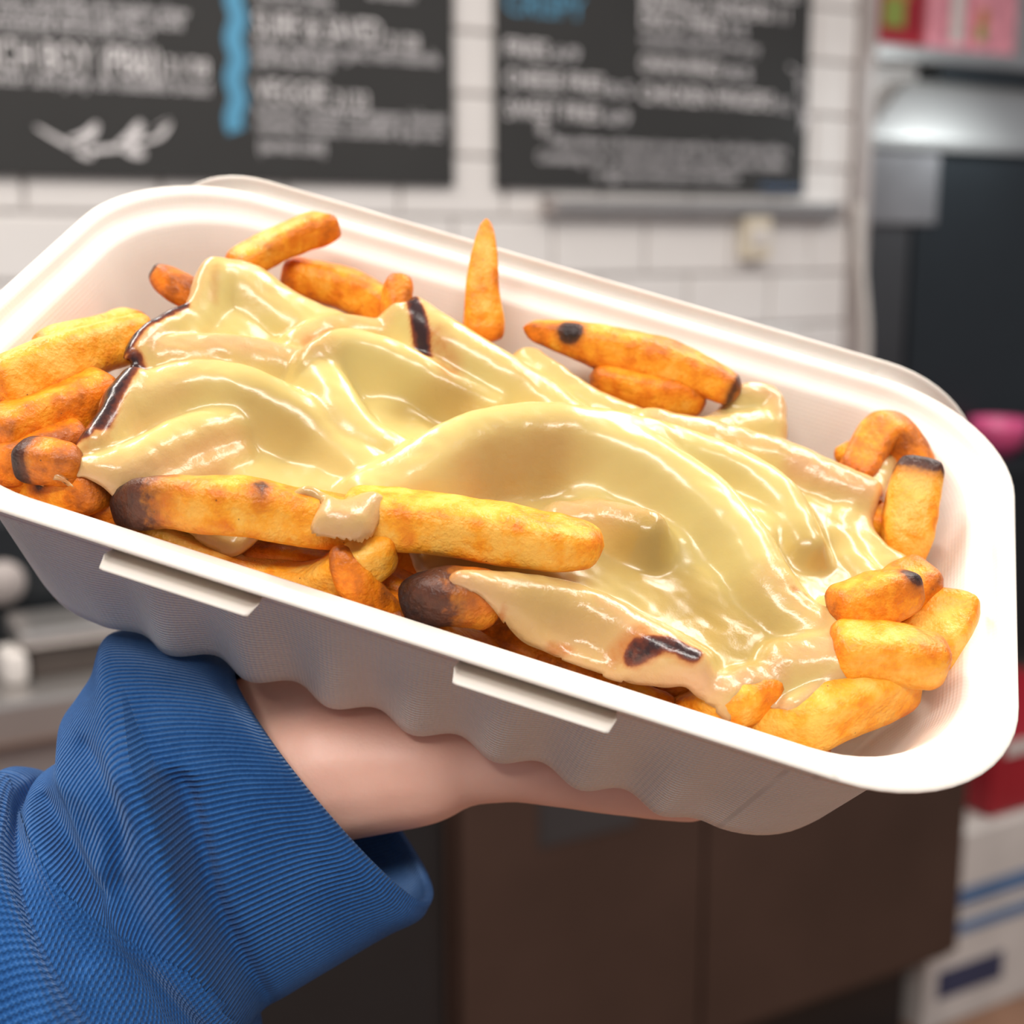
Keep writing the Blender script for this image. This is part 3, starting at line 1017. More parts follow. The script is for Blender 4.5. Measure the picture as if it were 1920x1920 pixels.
# back row
fry('golden fry pointing up to the upper right, touching the back left rim of the box', [(440, 505, 0.3), (530, 452, 0.6), (618, 420, 0.9)], 0.80, 0.62, 15, cut=(0, 0.5), tone=0.30, char=((0.30, 0.3, 0.22, 45),))
fry('orange fry lying against the back wall between the upper-right-pointing fry and the upright fry', [(535, 512, -0.4), (640, 540, -0.3), (745, 590, -0.3)], 0.85, 0.85, 20, tone=0.42)
fry('upright pointed fry standing against the back rim of the box', [(906, 640, -0.3), (905, 540, 0.7), (912, 414, 1.9)], 0.86, 0.84, 10, tip=(0, 0.8), tone=0.30, tl=2.4)
fry('rounded orange fry end standing just behind the black charred cheese tip', [(752, 640, -0.2), (745, 570, 0.4), (750, 516, 0.9)], 0.55, 0.70, 0, tone=0.48)
fry('long orange fry with a square black scorch mark along the back right rim', [(985, 615, 0.2), (1110, 645, 0.2), (1250, 680, 0.2), (1385, 735, 0.1)], 0.90, 0.85, 18, tip=(0.7, 0.3), tl=1.8, tone=0.42, char=((0.20, 0.24, 1.3, 40), (0.98, 0.15, 0.5, None)))
fry('orange fry tucked under the long scorched fry at the back right', [(1110, 705, -0.3), (1210, 730, -0.3), (1320, 755, -0.4)], 0.8, 0.8, 10, tip=(0.2, 0.4), tone=0.45)
fry('small dark-tipped brown fry end poking out at the back left beside the cheese peak', [(292, 505, 0.2), (330, 535, 0.1), (390, 570, -0.1)], 0.65, 0.6, 30, tip=(0.3, 0), tone=0.75, char=((0.0, 0.16, 0.8, None),))
# left end
fry('thick yellow fry with a grooved side running into the left end under the charred cheese', [(-40, 730, 0.0), (110, 676, 0.05), (265, 632, -0.45)], 1.15, 0.95, 38, tone=0.14)
fry('orange fry below the thick yellow fry at the left edge', [(-40, 835, -0.3), (80, 785, -0.3), (210, 740, -0.4)], 1.0, 1.05, 20, tone=0.50)
fry('thin pale fry resting against the fluted left end wall, behind the thick yellow fry', [(70, 660, -0.4), (180, 628, -0.5), (260, 605, -0.8)], 0.7, 0.6, 10, tone=0.25)
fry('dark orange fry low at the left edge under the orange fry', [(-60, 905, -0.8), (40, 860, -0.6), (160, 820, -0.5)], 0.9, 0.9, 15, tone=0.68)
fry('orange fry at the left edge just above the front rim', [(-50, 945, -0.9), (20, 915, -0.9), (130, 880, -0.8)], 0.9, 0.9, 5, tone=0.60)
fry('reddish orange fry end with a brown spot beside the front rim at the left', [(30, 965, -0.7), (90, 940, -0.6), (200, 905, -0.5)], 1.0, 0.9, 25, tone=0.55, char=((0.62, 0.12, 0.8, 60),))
fry('blackened fry tip sticking out of the cheese at the far left', [(34, 862, -0.1), (90, 868, -0.1), (150, 880, -0.2)], 0.6, 0.7, 10, tone=0.6, char=((0.0, 0.35, 1.1, None),))
# front left
fry('long bent fry with a dark brown left tip lying on the front left cheese', [(222, 960, 0.0), (310, 940, 0.15), (430, 948, 0.2), (560, 968, 0.1), (690, 985, 0.0)], 0.86, 0.90, 25, tip=(0.55, 0.1), tone=0.34, char=((0.0, 1.35, 0.95, None), (0.60, 0.18, 0.55, 70)))
fry('thick golden fry lying on top of the cheese near the middle of the front', [(640, 962, 0.05), (760, 975, 0.2), (930, 1000, 0.25), (1060, 1022, 0.3), (1128, 1024, 0.3)], 1.16, 0.90, 22, tip=(0, 0.5), cut=(0, -0.5), tone=0.20, tl=0.75)
fry('curved yellow fry sagging along the front rim, left of the small pointed fry', [(246, 1010, -0.75), (340, 1045, -0.75), (470, 1088, -0.75), (590, 1100, -0.6), (680, 1050, -0.3), (728, 1016, -0.1)], 0.80, 0.85, 8, tip=(0.1, 0.1), tone=0.08, clear=0.30)
fry('short pointed rough orange fry leaning on the curved yellow fry at the front rim', [(628, 1030, 0.1), (668, 1090, -0.2), (720, 1150, -0.6), (770, 1200, -1.0)], 0.62, 0.62, 30, tip=(0.55, 0), tone=0.58)
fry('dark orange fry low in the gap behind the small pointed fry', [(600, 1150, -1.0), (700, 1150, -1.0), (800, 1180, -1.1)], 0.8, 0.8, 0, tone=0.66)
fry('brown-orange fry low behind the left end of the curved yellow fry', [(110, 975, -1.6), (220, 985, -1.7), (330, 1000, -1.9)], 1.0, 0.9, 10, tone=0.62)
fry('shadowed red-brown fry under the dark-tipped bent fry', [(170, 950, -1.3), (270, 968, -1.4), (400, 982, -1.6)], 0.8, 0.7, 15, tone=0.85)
fry('golden fry end with a dark skin edge at the front rim below the blister', [(786, 1165, -0.5), (850, 1215, -0.7), (930, 1250, -0.9)], 0.85, 0.8, 20, tone=0.32, char=((0.0, 0.12, 0.6, None),))
fry('small nub of golden fry under the cheese at the middle of the front rim', [(1150, 1308, -0.75), (1190, 1318, -0.75), (1260, 1345, -0.9)], 0.7, 0.6, 0, tone=0.30)
# right end
fry('thick pale golden fry running along the front rim at the right end', [(1300, 1388, -1.5), (1420, 1364, -1.2), (1540, 1332, -0.95), (1700, 1260, -0.7)], 1.12, 1.05, 12, tone=0.16, clear=0.62)
fry('golden fry beneath the cheese strands at the front right', [(1270, 1350, -1.2), (1370, 1318, -1.0), (1450, 1290, -1.0)], 0.8, 0.8, 10, tone=0.30, clear=0.55)
fry('golden fry with a blunt rounded end sticking out of the cheese at the right', [(1560, 1220, -0.1), (1660, 1222, 0.0), (1772, 1240, 0.0)], 0.98, 0.88, 15, tip=(0, 0.15), tone=0.26)
fry('pale golden fry leaning towards the right end wall', [(1690, 1235, -0.9), (1770, 1185, -0.6), (1838, 1135, -0.3)], 1.05, 0.85, 20, tone=0.14)
fry('stubby fry with a scorched black tip at the right end', [(1560, 1150, 0.0), (1640, 1125, 0.25), (1722, 1098, 0.45)], 0.86, 0.90, 35, tip=(0, 0.35), tone=0.42, char=((0.93, 0.30, 1.0, 55),))
fry('orange fry half hidden behind the stubby scorched fry', [(1650, 1140, -0.5), (1700, 1105, -0.3), (1745, 1085, -0.2)], 0.95, 0.9, 10, tone=0.50)
fry('upright yellow fry with a burnt brown top standing at the right end', [(1690, 1090, -1.3), (1703, 985, -0.4), (1724, 862, 0.5)], 0.95, 0.85, 8, tip=(0.5, 0.0), tone=0.20, char=((1.0, 0.38, 0.85, None),))
fry('dark orange arched fry at the back right corner', [(1600, 900, -0.7), (1640, 825, -0.2), (1680, 812, -0.1), (1722, 890, -0.8)], 0.75, 0.70, 0, tone=0.62)
fry('small yellow fry tip peeking out at the back right corner', [(1590, 832, -0.5), (1600, 870, -0.8)], 0.6, 0.55, 0, tone=0.22)
fry('golden fry low under the cheese behind the upright burnt-topped fry', [(1600, 960, -1.0), (1650, 990, -1.0), (1720, 1000, -1.2)], 0.8, 0.8, 10, tone=0.38)
fry('fry lying on the tray floor below the thick pale fry at the front right', [(1400, 1415, -3.6), (1470, 1412, -3.6), (1540, 1398, -3.6)], 0.9, 0.9, 10, tone=0.36)
fry('purple-brown scorched fry end under a cheese strip at the front rim', [(776, 1130, -0.3), (840, 1118, -0.3), (930, 1125, -0.5)], 0.92, 0.95, 10, tone=0.6, char=((0.0, 0.95, 0.95, None),), sq=2.8)
# lower layer, seen only through gaps
rl_ = random.Random(3)
for x, y, z, a, lab in [(-7.6, -4.0, -1.9, 8, 'leftmost dark orange fry of the lower layer, in the gap by the front rim'),
                        (-4.2, -4.1, -2.0, -6, 'lower-layer orange fry deep under the curved yellow fry'),
                        (-2.0, -4.1, -1.7, 5, 'lower-layer orange fry deep under the purple-brown scorched fry end'),
                        (3.0, -4.1, -2.1, -8, 'lower-layer orange fry deep under the front edge of the cheese'),
                        (5.8, -3.6, -2.2, 10, 'lower-layer orange fry deep under the thick pale fry at the right'),
                        (-5.0, -2.6, -1.7, -12, 'lower-layer orange fry deep under the dark-tipped bent fry'),
                        (-1.8, -2.7, -1.8, 9, 'lower-layer orange fry deep under the thick golden front fry'),
                        (-8.0, 0.6, -1.5, -35, 'lower-layer orange fry deep under the two left-end fries')]:
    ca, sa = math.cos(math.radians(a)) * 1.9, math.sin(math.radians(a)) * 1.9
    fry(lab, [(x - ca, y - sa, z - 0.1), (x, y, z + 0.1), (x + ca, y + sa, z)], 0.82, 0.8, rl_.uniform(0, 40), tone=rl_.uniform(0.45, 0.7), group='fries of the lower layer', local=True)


# ------------------------------------------------------------------ melted cheese
def seg_dist(X, Y, poly):
    """distance to an open polyline of (x,y,val...) and the interpolated values at the closest point"""
    best = np.full(X.shape, 1e9); val = np.zeros(X.shape + (poly.shape[1] - 2,))
    end = np.zeros(X.shape)
    L = 0
    for a, b in zip(poly[:-1], poly[1:]):
        d = b[:2] - a[:2]; l2 = d @ d + 1e-12
        t = np.clip(((X - a[0]) * d[0] + (Y - a[1]) * d[1]) / l2, 0, 1)
        dx, dy = X - a[0] - t * d[0], Y - a[1] - t * d[1]
        dd = np.sqrt(dx * dx + dy * dy)
        m = dd < best
        best = np.where(m, dd, best)
        v = a[2:] + t[..., None] * (b[2:] - a[2:])
        val = np.where(m[..., None], v, val)
    return best, val


def closed_sd(X, Y, poly):
    d, _ = seg_dist(X, Y, np.c_[np.r_[poly, poly[:1]], np.zeros(len(poly) + 1)])
    inside = np.zeros(X.shape, bool)
    n = len(poly)
    for i in range(n):
        x0, y0 = poly[i]; x1, y1 = poly[(i + 1) % n]
        c = ((y0 > Y) != (y1 > Y)) & (X < (x1 - x0) * (Y - y0) / (y1 - y0 + 1e-12) + x0)
        inside ^= c
    return np.where(inside, d, -d)


def closest_on(poly, x, y):
    best = None
    n = len(poly)
    for i in range(n):
        a, b = poly[i], poly[(i + 1) % n]
        d = b - a
        t = min(1, max(0, ((x - a[0]) * d[0] + (y - a[1]) * d[1]) / (d @ d + 1e-12)))
        q = a + d * t
        e = (q[0] - x) ** 2 + (q[1] - y) ** 2
        if best is None or e < best[0]: best = (e, q)
    return best[1]


OUT = [(345, 575, .3), (362, 520, .6), (382, 478, .9), (440, 476, .9), (500, 492, .6), (545, 528, .3), (590, 562, .1), (650, 580, 0), (720, 592, 0), (752, 600, .3),
       (765, 545, .9), (800, 540, .9), (870, 575, .7), (930, 612, .5), (1000, 640, .2), (1060, 680, .1), (1110, 715, 0), (1200, 752, 0), (1290, 772, -.1),
       (1340, 735, .1), (1395, 700, .2), (1445, 706, .1), (1482, 742, 0), (1490, 795, -.1), (1540, 840, -.1), (1610, 868, -.2), (1650, 835, -.3), (1692, 850, -.4),
       (1680, 905, -.4), (1650, 950, -.3), (1668, 1010, -.4), (1722, 1052, -.4), (1640, 1085, -.1), (1592, 1110, -.1), (1590, 1165, -.2), (1645, 1178, .2),
       (1625, 1250, .1), (1560, 1300, -.3), (1490, 1335, -.6), (1440, 1300, -.5), (1370, 1345, -.8), (1290, 1345, -.8), (1215, 1318, -.7), (1130, 1285, -.7), (1000, 1250, -.8), (890, 1215, -.7),
       (825, 1185, -.4), (792, 1140, .1), (800, 1076, .3), (870, 1052, .2), (800, 1055, -.3), (722, 1035, -.6), (702, 985, .8), (640, 1014, .85), (578, 985, .8), (585, 1045, -.85), (480, 1035, -.9), (390, 1000, -.9), (300, 965, -.9), (235, 958, -.7), (150, 992, -.6), (118, 965, -.4), (140, 905, 0), (70, 885, 0), (80, 850, .1), (128, 818, .1), (165, 780, .2), (205, 700, .4), (250, 672, .5), (224, 655, .6), (250, 605, .6), (300, 572, .5)]
# ridges: (px, py, crest height) polyline, half width, softness of the flanks, tan tint on the crest
RIDGES = [
    ([(238, 652, .68), (275, 612, .68), (335, 580, .6)], .26, .5), ([(250, 690, .62), (215, 745, .5), (180, 805, .35)], .28, .3),
    ([(330, 590, .45), (385, 500, .95), (440, 490, .95), (520, 545, .55), (640, 600, .2)], .75, .15),
    ([(265, 640, .5), (400, 635, .55), (520, 650, .45), (590, 680, .2)], .50, .75),
    ([(215, 730, .45), (330, 690, .55), (440, 690, .6), (520, 722, .5), (600, 775, .3), (690, 850, .1), (740, 890, -.05)], .48, .15),
    ([(110, 880, .1), (230, 850, .2), (350, 790, .2), (470, 760, .0)], .45, .25),
    ([(130, 955, -.2), (220, 918, -.25), (340, 865, -.2), (440, 830, -.3)], .45, .7),
    ([(590, 690, .45), (590, 655, .7), (650, 622, .85), (730, 640, .75), (830, 690, .45), (930, 735, .2)], .36, .05),
    ([(600, 660, .6), (640, 735, .55), (690, 790, .35), (790, 840, -.1)], .42, .0),
    ([(560, 620, .4), (640, 595, .4), (720, 605, .4)], .35, .55),
    ([(775, 560, 1.0), (850, 610, .95), (950, 670, .7), (1020, 715, .45), (1070, 755, .25)], .48, .35),
    ([(1000, 650, .2), (1080, 710, .15), (1160, 755, .1), (1280, 790, .0), (1430, 775, -.1)], .40, .5),
    ([(700, 895, .2), (780, 850, .45), (860, 800, .75), (950, 772, .9), (1060, 770, .95), (1200, 815, .85), (1310, 880, .7), (1400, 970, .5), (1445, 1050, .3), (1500, 1120, .1), (1590, 1180, 0)], .55, .03),
    ([(1060, 765, .95), (1180, 782, .85), (1300, 815, .65), (1400, 855, .5), (1480, 915, .35), (1520, 1000, .05)], .42, .02),
    ([(1230, 775, .35), (1360, 800, .3), (1500, 845, .2), (1635, 905, .05)], .46, .65),
    ([(1560, 845, -.2), (1660, 860, -.3)], .3, .8),
    ([(1390, 715, .15), (1450, 730, .1), (1470, 770, -.05)], .40, .8),
    ([(1060, 950, -.1), (1130, 945, .1), (1200, 960, .35), (1222, 968, .4)], .40, .85),
    ([(810, 1105, .45), (860, 1085, .5), (960, 1085, .25), (1080, 1105, .0), (1180, 1150, -.1), (1310, 1222, -.3)], .42, .45),
    ([(1130, 1130, -.1), (1210, 1170, .0), (1305, 1225, .0)], .34, .75),
    ([(800, 1165, -.3), (900, 1195, -.35), (1040, 1230, -.4), (1200, 1280, -.4), (1330, 1285, -.4), (1450, 1255, -.4)], .42, .9),
    ([(1490, 1215, -.1), (1560, 1205, .1), (1640, 1208, .35)], .50, .8),
    ([(1640, 960, -.4), (1690, 1040, -.35)], .40, .3),
    ([(1600, 1115, .1), (1610, 1160, .0)], .28, .8),
    ([(1470, 1330, -.5), (1540, 1290, -.35), (1620, 1245, .0)], .26, .7),
    ([(1400, 1255, -.3), (1440, 1300, -.4), (1475, 1325, -.45)], .14, .8),
    ([(580, 920, .92), (640, 945, 1.0), (698, 930, .95)], .36, .75), ([(600, 945, .95), (640, 965, 1.0), (680, 950, .95)], .36, .75), ([(640, 960, 1.0), (635, 1000, .9)], .26, .75),
    ([(1600, 930, -.3), (1580, 990, -.4), (1640, 1070, -.35)], .3, .3),
    ([(560, 700, .1), (610, 745, .15), (650, 800, .0)], .25, .0),
]
BASIN = [(300, 600, -.1), (420, 570, .3), (560, 580, -.2), (330, 740, 0), (500, 800, -.55), (540, 845, -.65), (450, 880, -.5), (620, 870, -.35), (650, 900, -.3), (300, 930, -.6), (200, 950, -.7),
         (560, 720, -.3), (760, 730, -.1), (830, 780, -.75), (860, 800, -.5), (760, 800, -.3), (950, 880, -.5), (1000, 930, -.55), (900, 950, -.5), (1100, 880, .0), (1130, 1040, -.5), (1250, 1000, -.2),
         (1250, 1100, -.5), (1300, 1180, -.6), (1400, 1180, -.5), (1350, 1080, -.35), (1500, 1060, -.55), (1560, 1060, -.6), (1560, 960, -.4), (1450, 960, .0), (1200, 720, -.2), (1350, 760, -.3), (1480, 800, -.5),
         (800, 1150, -.6), (1000, 1160, -.5), (1100, 1220, -.7), (1600, 1300, -.8), (1450, 1310, -.9), (420, 960, -.9), (420, 1010, -1.1), (560, 1040, -1.1), (640, 1000, -1.0), (740, 1020, -.8), (330, 960, -.9), (800, 900, -.2), (1250, 880, .2), (1000, 720, .0), (1000, 1000, -.5), (850, 1010, -.5)]
CHAR = [([(236, 648, .6), (262, 615, .6), (300, 592, .6), (340, 575, .5)], .17, 1.0),
        ([(252, 682, .4), (215, 740, .35), (185, 800, .25)], .22, 1.05), ([(130, 815, .1), (165, 825, .1)], .13, .8),
        ([(45, 840, .1), (80, 848, .1), (130, 850, .1)], .18, 1.0),
        ([(768, 545, 1.0), (785, 595, .9), (800, 648, .7)], .15, 1.15),
        ([(802, 1140, .2), (818, 1078, .3)], .2, .9),
        ([(1195, 1205, -.1), (1250, 1212, -.1), (1298, 1232, -.1)], .16, .95), ([(880, 1155, -.3), (895, 1158, -.3)], .08, .8),
        ([(382, 478, .9), (392, 474, .9)], .09, .7)]
TINT = [([(200, 800, .2), (300, 720, .4), (430, 640, .5)], .9, .42), ([(560, 560, .1), (470, 560, .4)], .5, .4), ([(300, 640, .5), (450, 640, .5), (560, 660, .4)], .6, .6), ([(140, 940, -.2), (260, 890, -.1), (400, 850, -.1)], .7, .6), ([(900, 920, -.4), (1010, 900, -.4)], .9, .55), ([(1150, 950, .2), (1210, 960, .4)], .45, .95),
        ([(800, 1110, 0), (1000, 1150, -.2), (1200, 1200, -.3)], .9, .75), ([(1450, 1080, .2), (1540, 1160, 0)], .5, .6), ([(1500, 860, .2), (1630, 905, .1)], .5, .85), ([(820, 770, -.5), (860, 790, -.5)], .5, .45),
        ([(250, 780, .3), (330, 720, .4)], .6, .45), ([(720, 880, .2), (820, 840, .4)], .4, .4), ([(560, 620, .2), (600, 650, .4)], .4, .6), ([(1260, 1180, -.5), (1420, 1190, -.5)], .7, .35)]
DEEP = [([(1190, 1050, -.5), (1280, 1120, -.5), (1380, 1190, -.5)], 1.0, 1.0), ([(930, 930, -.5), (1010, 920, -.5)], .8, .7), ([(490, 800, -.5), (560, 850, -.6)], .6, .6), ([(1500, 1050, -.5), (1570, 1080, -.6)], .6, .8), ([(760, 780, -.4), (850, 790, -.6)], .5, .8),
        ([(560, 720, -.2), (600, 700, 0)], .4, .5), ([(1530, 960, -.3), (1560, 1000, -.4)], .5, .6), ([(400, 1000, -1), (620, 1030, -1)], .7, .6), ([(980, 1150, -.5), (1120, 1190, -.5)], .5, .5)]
BROWN = [([(815, 620, .9), (850, 665, .8)], .3, .55), ([(1040, 1195, -.4), (1070, 1197, -.4)], .12, .7), ([(1160, 1210, -.3), (1200, 1195, -.2)], .2, .7), ([(405, 505, .9), (400, 560, .6)], .12, .35),
         ([(575, 640, .3), (620, 612, .4)], .12, .45), ([(125, 935, -.1), (122, 965, -.3)], .15, .75), ([(130, 860, .1), (200, 830, .1)], .15, .4), ([(1490, 1105, .1), (1510, 1110, .1)], .09, .7), ([(1150, 915, .35), (1210, 925, .4)], .10, .45),
         ([(945, 1138, .0), (945, 1140, .0)], .07, .8), ([(812, 1160, 0), (840, 1080, .2)], .25, .6), ([(240, 690, .4), (250, 655, .4)], .2, .5), ([(190, 820, .2), (150, 850, .1)], .15, .5),
         ([(1560, 870, .1), (1635, 900, .1)], .14, .35), ([(640, 965, .5), (670, 945, .5)], .1, .35)]


def build_cheese():
    poly = np.array([U_in(a, b, c, 0.05)[:2] for a, b, c in OUT])
    # finer, slightly ragged outline
    n = len(poly)
    fine = []
    for i in range(n):
        p0, p1, p2, p3 = poly[(i - 1) % n], poly[i], poly[(i + 1) % n], poly[(i + 2) % n]
        m = max(3, int(np.linalg.norm(p2 - p1) / 0.12))
        for k in range(m):
            t = k / m
            q = 0.5 * (2 * p1 + (p2 - p0) * t + (2 * p0 - 5 * p1 + 4 * p2 - p3) * t * t + (-p0 + 3 * p1 - 3 * p2 + p3) * t ** 3)
            q = q + 0.05 * np.array((nz((q[0], q[1], 0), 2.2, 1), nz((q[0], q[1], 3), 2.2, 2)))
            fine.append(q)
    poly = np.array(fine)
    lo, hi = poly.min(0) - 0.2, poly.max(0) + 0.2
    st = 0.06
    xs = np.arange(lo[0], hi[0], st); ys = np.arange(lo[1], hi[1], st)
    GX, GY = np.meshgrid(xs, ys, indexing='ij')
    gsd = closed_sd(GX, GY, poly)
    keep = gsd > -st * 0.72
    cells = keep[:-1, :-1] & keep[1:, :-1] & keep[1:, 1:] & keep[:-1, 1:]
    used = np.zeros(GX.shape, bool)
    used[:-1, :-1] |= cells; used[1:, :-1] |= cells; used[1:, 1:] |= cells; used[:-1, 1:] |= cells
    idx = -np.ones(GX.shape, int)
    ii, jj = np.nonzero(used)
    idx[ii, jj] = np.arange(len(ii))
    X, Y, sd = GX[ii, jj].copy(), GY[ii, jj].copy(), gsd[ii, jj].copy()
    for k in np.nonzero(sd < 0.02)[0]:          # snap the rim of the sheet onto the outline
        X[k], Y[k] = closest_on(poly, X[k], Y[k]); sd[k] = 0.0
    F = [(idx[i, j], idx[i + 1, j], idx[i + 1, j + 1], idx[i, j + 1]) for i, j in zip(*np.nonzero(cells))]
    # base level from the hollows
    bp = np.array([U_in(a, b, c, 0.05) for a, b, c in BASIN])
    num = np.zeros(X.shape); den = np.zeros(X.shape)
    for x, y, z in bp:
        w = 1.0 / ((X - x) ** 2 + (Y - y) ** 2 + 0.12) ** 1.6
        num += w * z; den += w
    base = num / den
    beta = 15.0
    acc = np.exp(beta * base); thin = np.full(X.shape, 0.10)
    for pts, hw, tint in RIDGES:
        P = catmull(np.array([U_in(a, b, c, 0.05) for a, b, c in pts]), 6 * len(pts))
        d, v = seg_dist(X, Y, P)
        r = d / hw
        hgt = v[..., 0] - np.where(r < 1, hw * (1 - np.sqrt(np.clip(1 - 0.8 * r * r, 0, 1))), hw * 0.553 + (r - 1) * hw * 1.7)
        acc += np.exp(beta * hgt)
        thin = np.maximum(thin, tint * np.exp(-(r / 1.1) ** 2))
    Z = np.log(acc) / beta
    for pts, hw, tint in TINT:
        d, _ = seg_dist(X, Y, np.array([U_in(a, b, c, 0.05) for a, b, c in pts]))
        thin = np.maximum(thin, tint * np.exp(-(d / hw) ** 2))
    edge = np.clip(1 - sd / 0.34, 0, 1)
    thin = np.clip(np.maximum(thin, 0.85 * np.clip(1 - sd / 0.7, 0, 1)), 0, 1)
    for k in range(len(X)):
        x, y = X[k], Y[k]
        n1 = noise.noise(Vector((x * 0.9, y * 1.3, 4.0)))
        n2 = noise.noise(Vector((x * 3.2, y * 4.2, 1.0)))
        n3 = noise.noise(Vector((x * 2.0 + y * 5.5, y * 1.1 - x * 0.4, 8.0)))       # stretch wrinkles
        Z[k] += 0.05 * n1 + (0.012 + 0.03 * thin[k]) * n2 + 0.014 * n3
    Z -= 0.30 * edge ** 2.6

    def spots(lst):
        a = np.zeros(X.shape)
        for pts, hw, st_ in lst:
            P = np.array([U_in(p, q, c, 0.05) for p, q, c in pts])
            d, _ = seg_dist(X, Y, P)
            a = np.maximum(a, st_ * np.clip(1.35 - d / hw, 0, 1))
        return a
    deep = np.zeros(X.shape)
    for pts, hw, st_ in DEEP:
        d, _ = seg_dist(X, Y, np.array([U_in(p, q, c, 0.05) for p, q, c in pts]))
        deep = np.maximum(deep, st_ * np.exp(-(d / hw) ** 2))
    A1, A2, A3 = thin, spots(CHAR), spots(BROWN)
    V = np.stack([X, Y, Z], 1)
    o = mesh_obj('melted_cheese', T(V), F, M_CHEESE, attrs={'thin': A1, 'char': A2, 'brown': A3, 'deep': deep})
    md = o.modifiers.new('thickness', 'SOLIDIFY'); md.thickness = 0.0014; md.offset = -1
    md = o.modifiers.new('soft', 'SMOOTH'); md.factor = 0.5; md.iterations = 4
    tag(o, 'glossy pale yellow melted cheese with scorched spots draped over the fries', 'cheese')
    return o


build_cheese()


# ------------------------------------------------------------------ the hand, cuff and sleeve
def capsule_chain(pts, seg=14):
    """tapered tube through (point, radius) in tray cm, with round ends"""
    V, F = [], []
    P = np.array([p[:3] for p in pts], float); Rr = np.array([p[3] for p in pts], float)
    n = 10 * (len(P) - 1) + 1
    Q = catmull(np.c_[P, Rr], n)
    path, rad = Q[:, :3], Q[:, 3]
    t0 = path[0] - path[1]; t0 /= np.linalg.norm(t0)
    t1 = path[-1] - path[-2]; t1 /= np.linalg.norm(t1)
    rings = []
    for a in (85, 60, 30):
        rings.append((path[0] + t0 * rad[0] * math.sin(math.radians(a)), rad[0] * math.cos(math.radians(a)), -t0))
    for k in range(n):
        t = path[min(k + 1, n - 1)] - path[max(0, k - 1)]
        rings.append((path[k], rad[k], t / np.linalg.norm(t)))
    for a in (30, 60, 85):
        rings.append((path[-1] + t1 * rad[-1] * math.sin(math.radians(a)), rad[-1] * math.cos(math.radians(a)), t1))
    for c, r, t in rings:
        u = np.cross(t, (0, 0, 1.0)); u /= np.linalg.norm(u); w = np.cross(u, t)
        for j in range(seg):
            a = 2 * math.pi * j / seg
            V.append(c + r * (u * math.cos(a) + w * math.sin(a)))
    for k in range(len(rings) - 1):
        for j in range(seg):
            F.append((k * seg + j, k * seg + (j + 1) % seg, (k + 1) * seg + (j + 1) % seg, (k + 1) * seg + j))
    F.append(tuple(range(seg))[::-1]); F.append(tuple((len(rings) - 1) * seg + j for j in range(seg)))
    return V, F


ZB = -4.98     # underside of the tray
def H(px, py, r, dz=0.0):
    p = U(px, py, ZB - r - dz)
    return (p[0], p[1], p[2], r)


chains = []
# little-finger side of the palm and the little finger, the edge the photo shows
ulnar = [H(600, 1435, 1.75, .2), H(700, 1430, 1.65, .1), H(790, 1428, 1.45), H(870, 1415, 1.2), H(950, 1425, 0.98)]
chains.append(ulnar)
k4 = H(930, 1420, 0.95)
little = [k4, H(1040, 1446, 0.80), H(1130, 1462, 0.76), H(1220, 1478, 0.70), H(1300, 1492, 0.62)]
chains.append(little)
bx, by = k4[0], k4[1]
wx, wy = ulnar[0][0], ulnar[0][1]
for j, (dy, ln, r) in enumerate([(1.95, 1.22, .84), (3.9, 1.32, .88), (5.8, 1.2, .86)]):
    x0 = bx + 0.35 * (j + 1) * (1 if j < 2 else 0.8)
    y0 = by + dy
    z = ZB - r
    L = 5.2 * ln
    sp = 0.10 * (j + 1)
    chains.append([(x0 - .4, y0, z - .12, r * 1.1), (x0 + L * .42, y0 + sp * L * .42, z - .05, r), (x0 + L * .72, y0 + sp * L * .72, z, r * .93), (x0 + L, y0 + sp * L, z, r * .78)])
    # metacarpal
    chains.append([(wx + 0.9, wy + 0.7 * (j + 1), ZB - 1.6, 1.5), ((wx + x0) / 2 + .6, wy * .45 + y0 * .55, ZB - 1.35, 1.32), (x0, y0, z - .2, 1.0)])
# thumb, leaving the far side of the palm near its base
ix, iy = bx - 2.2, by + 5.2
chains.append([(wx + 1.2, wy + 2.6, ZB - 1.7, 1.4), (wx + 3.0, wy + 5.2, ZB - 1.4, 1.3), (wx + 4.8, wy + 7.4, ZB - 1.1, 1.0), (wx + 6.6, wy + 8.6, ZB - 0.95, 0.85), (wx + 8.2, wy + 9.2, ZB - 0.9, 0.7)])
# wrist and forearm running down into the sleeve
def camT(px, py, depth):
    c = np.array(((px - 960) / FPX, -(py - 960) / FPX, -1.0)) * depth
    return (c - TT) @ TR
wr = np.array(ulnar[0][:3])
wd = (-TR.T @ TT + 0)  # unused direction helper
dep = -(wr @ TR.T + TT)[2]
f1 = camT(470, 1520, dep + 0.3); f2 = camT(250, 1640, dep - 0.2); f3 = camT(-60, 1820, dep - 1.2)
for off in (0.0, 1.2):
    s = np.array((0, off, 0))
    chains.append([(*(wr + s * 1.0), 1.75), (*(f1 + s * .8), 1.85), (*(f2 + s * .6), 2.1), (*(f3 + s * .4), 2.3)])
g1 = camT(430, 1440, dep + 0.6)
chains.append([(*(wr + np.array((1.5, 1.6, 0.1))), 1.6), (*(wr + np.array((0, 1.7, 0))), 1.65), (*g1, 1.75), (*(f2 * 0.5 + g1 * 0.5), 1.8)])
V, F = [], []
for ch in chains:
    v, f = capsule_chain(ch)
    o = len(V)
    V += v; F += [tuple(i + o for i in q) for q in f]
person = mesh_obj('person', T(np.array(V)), F, M_SKIN)
md = person.modifiers.new('skin', 'REMESH'); md.mode = 'VOXEL'; md.voxel_size = 0.0016; md.use_smooth_shade = True
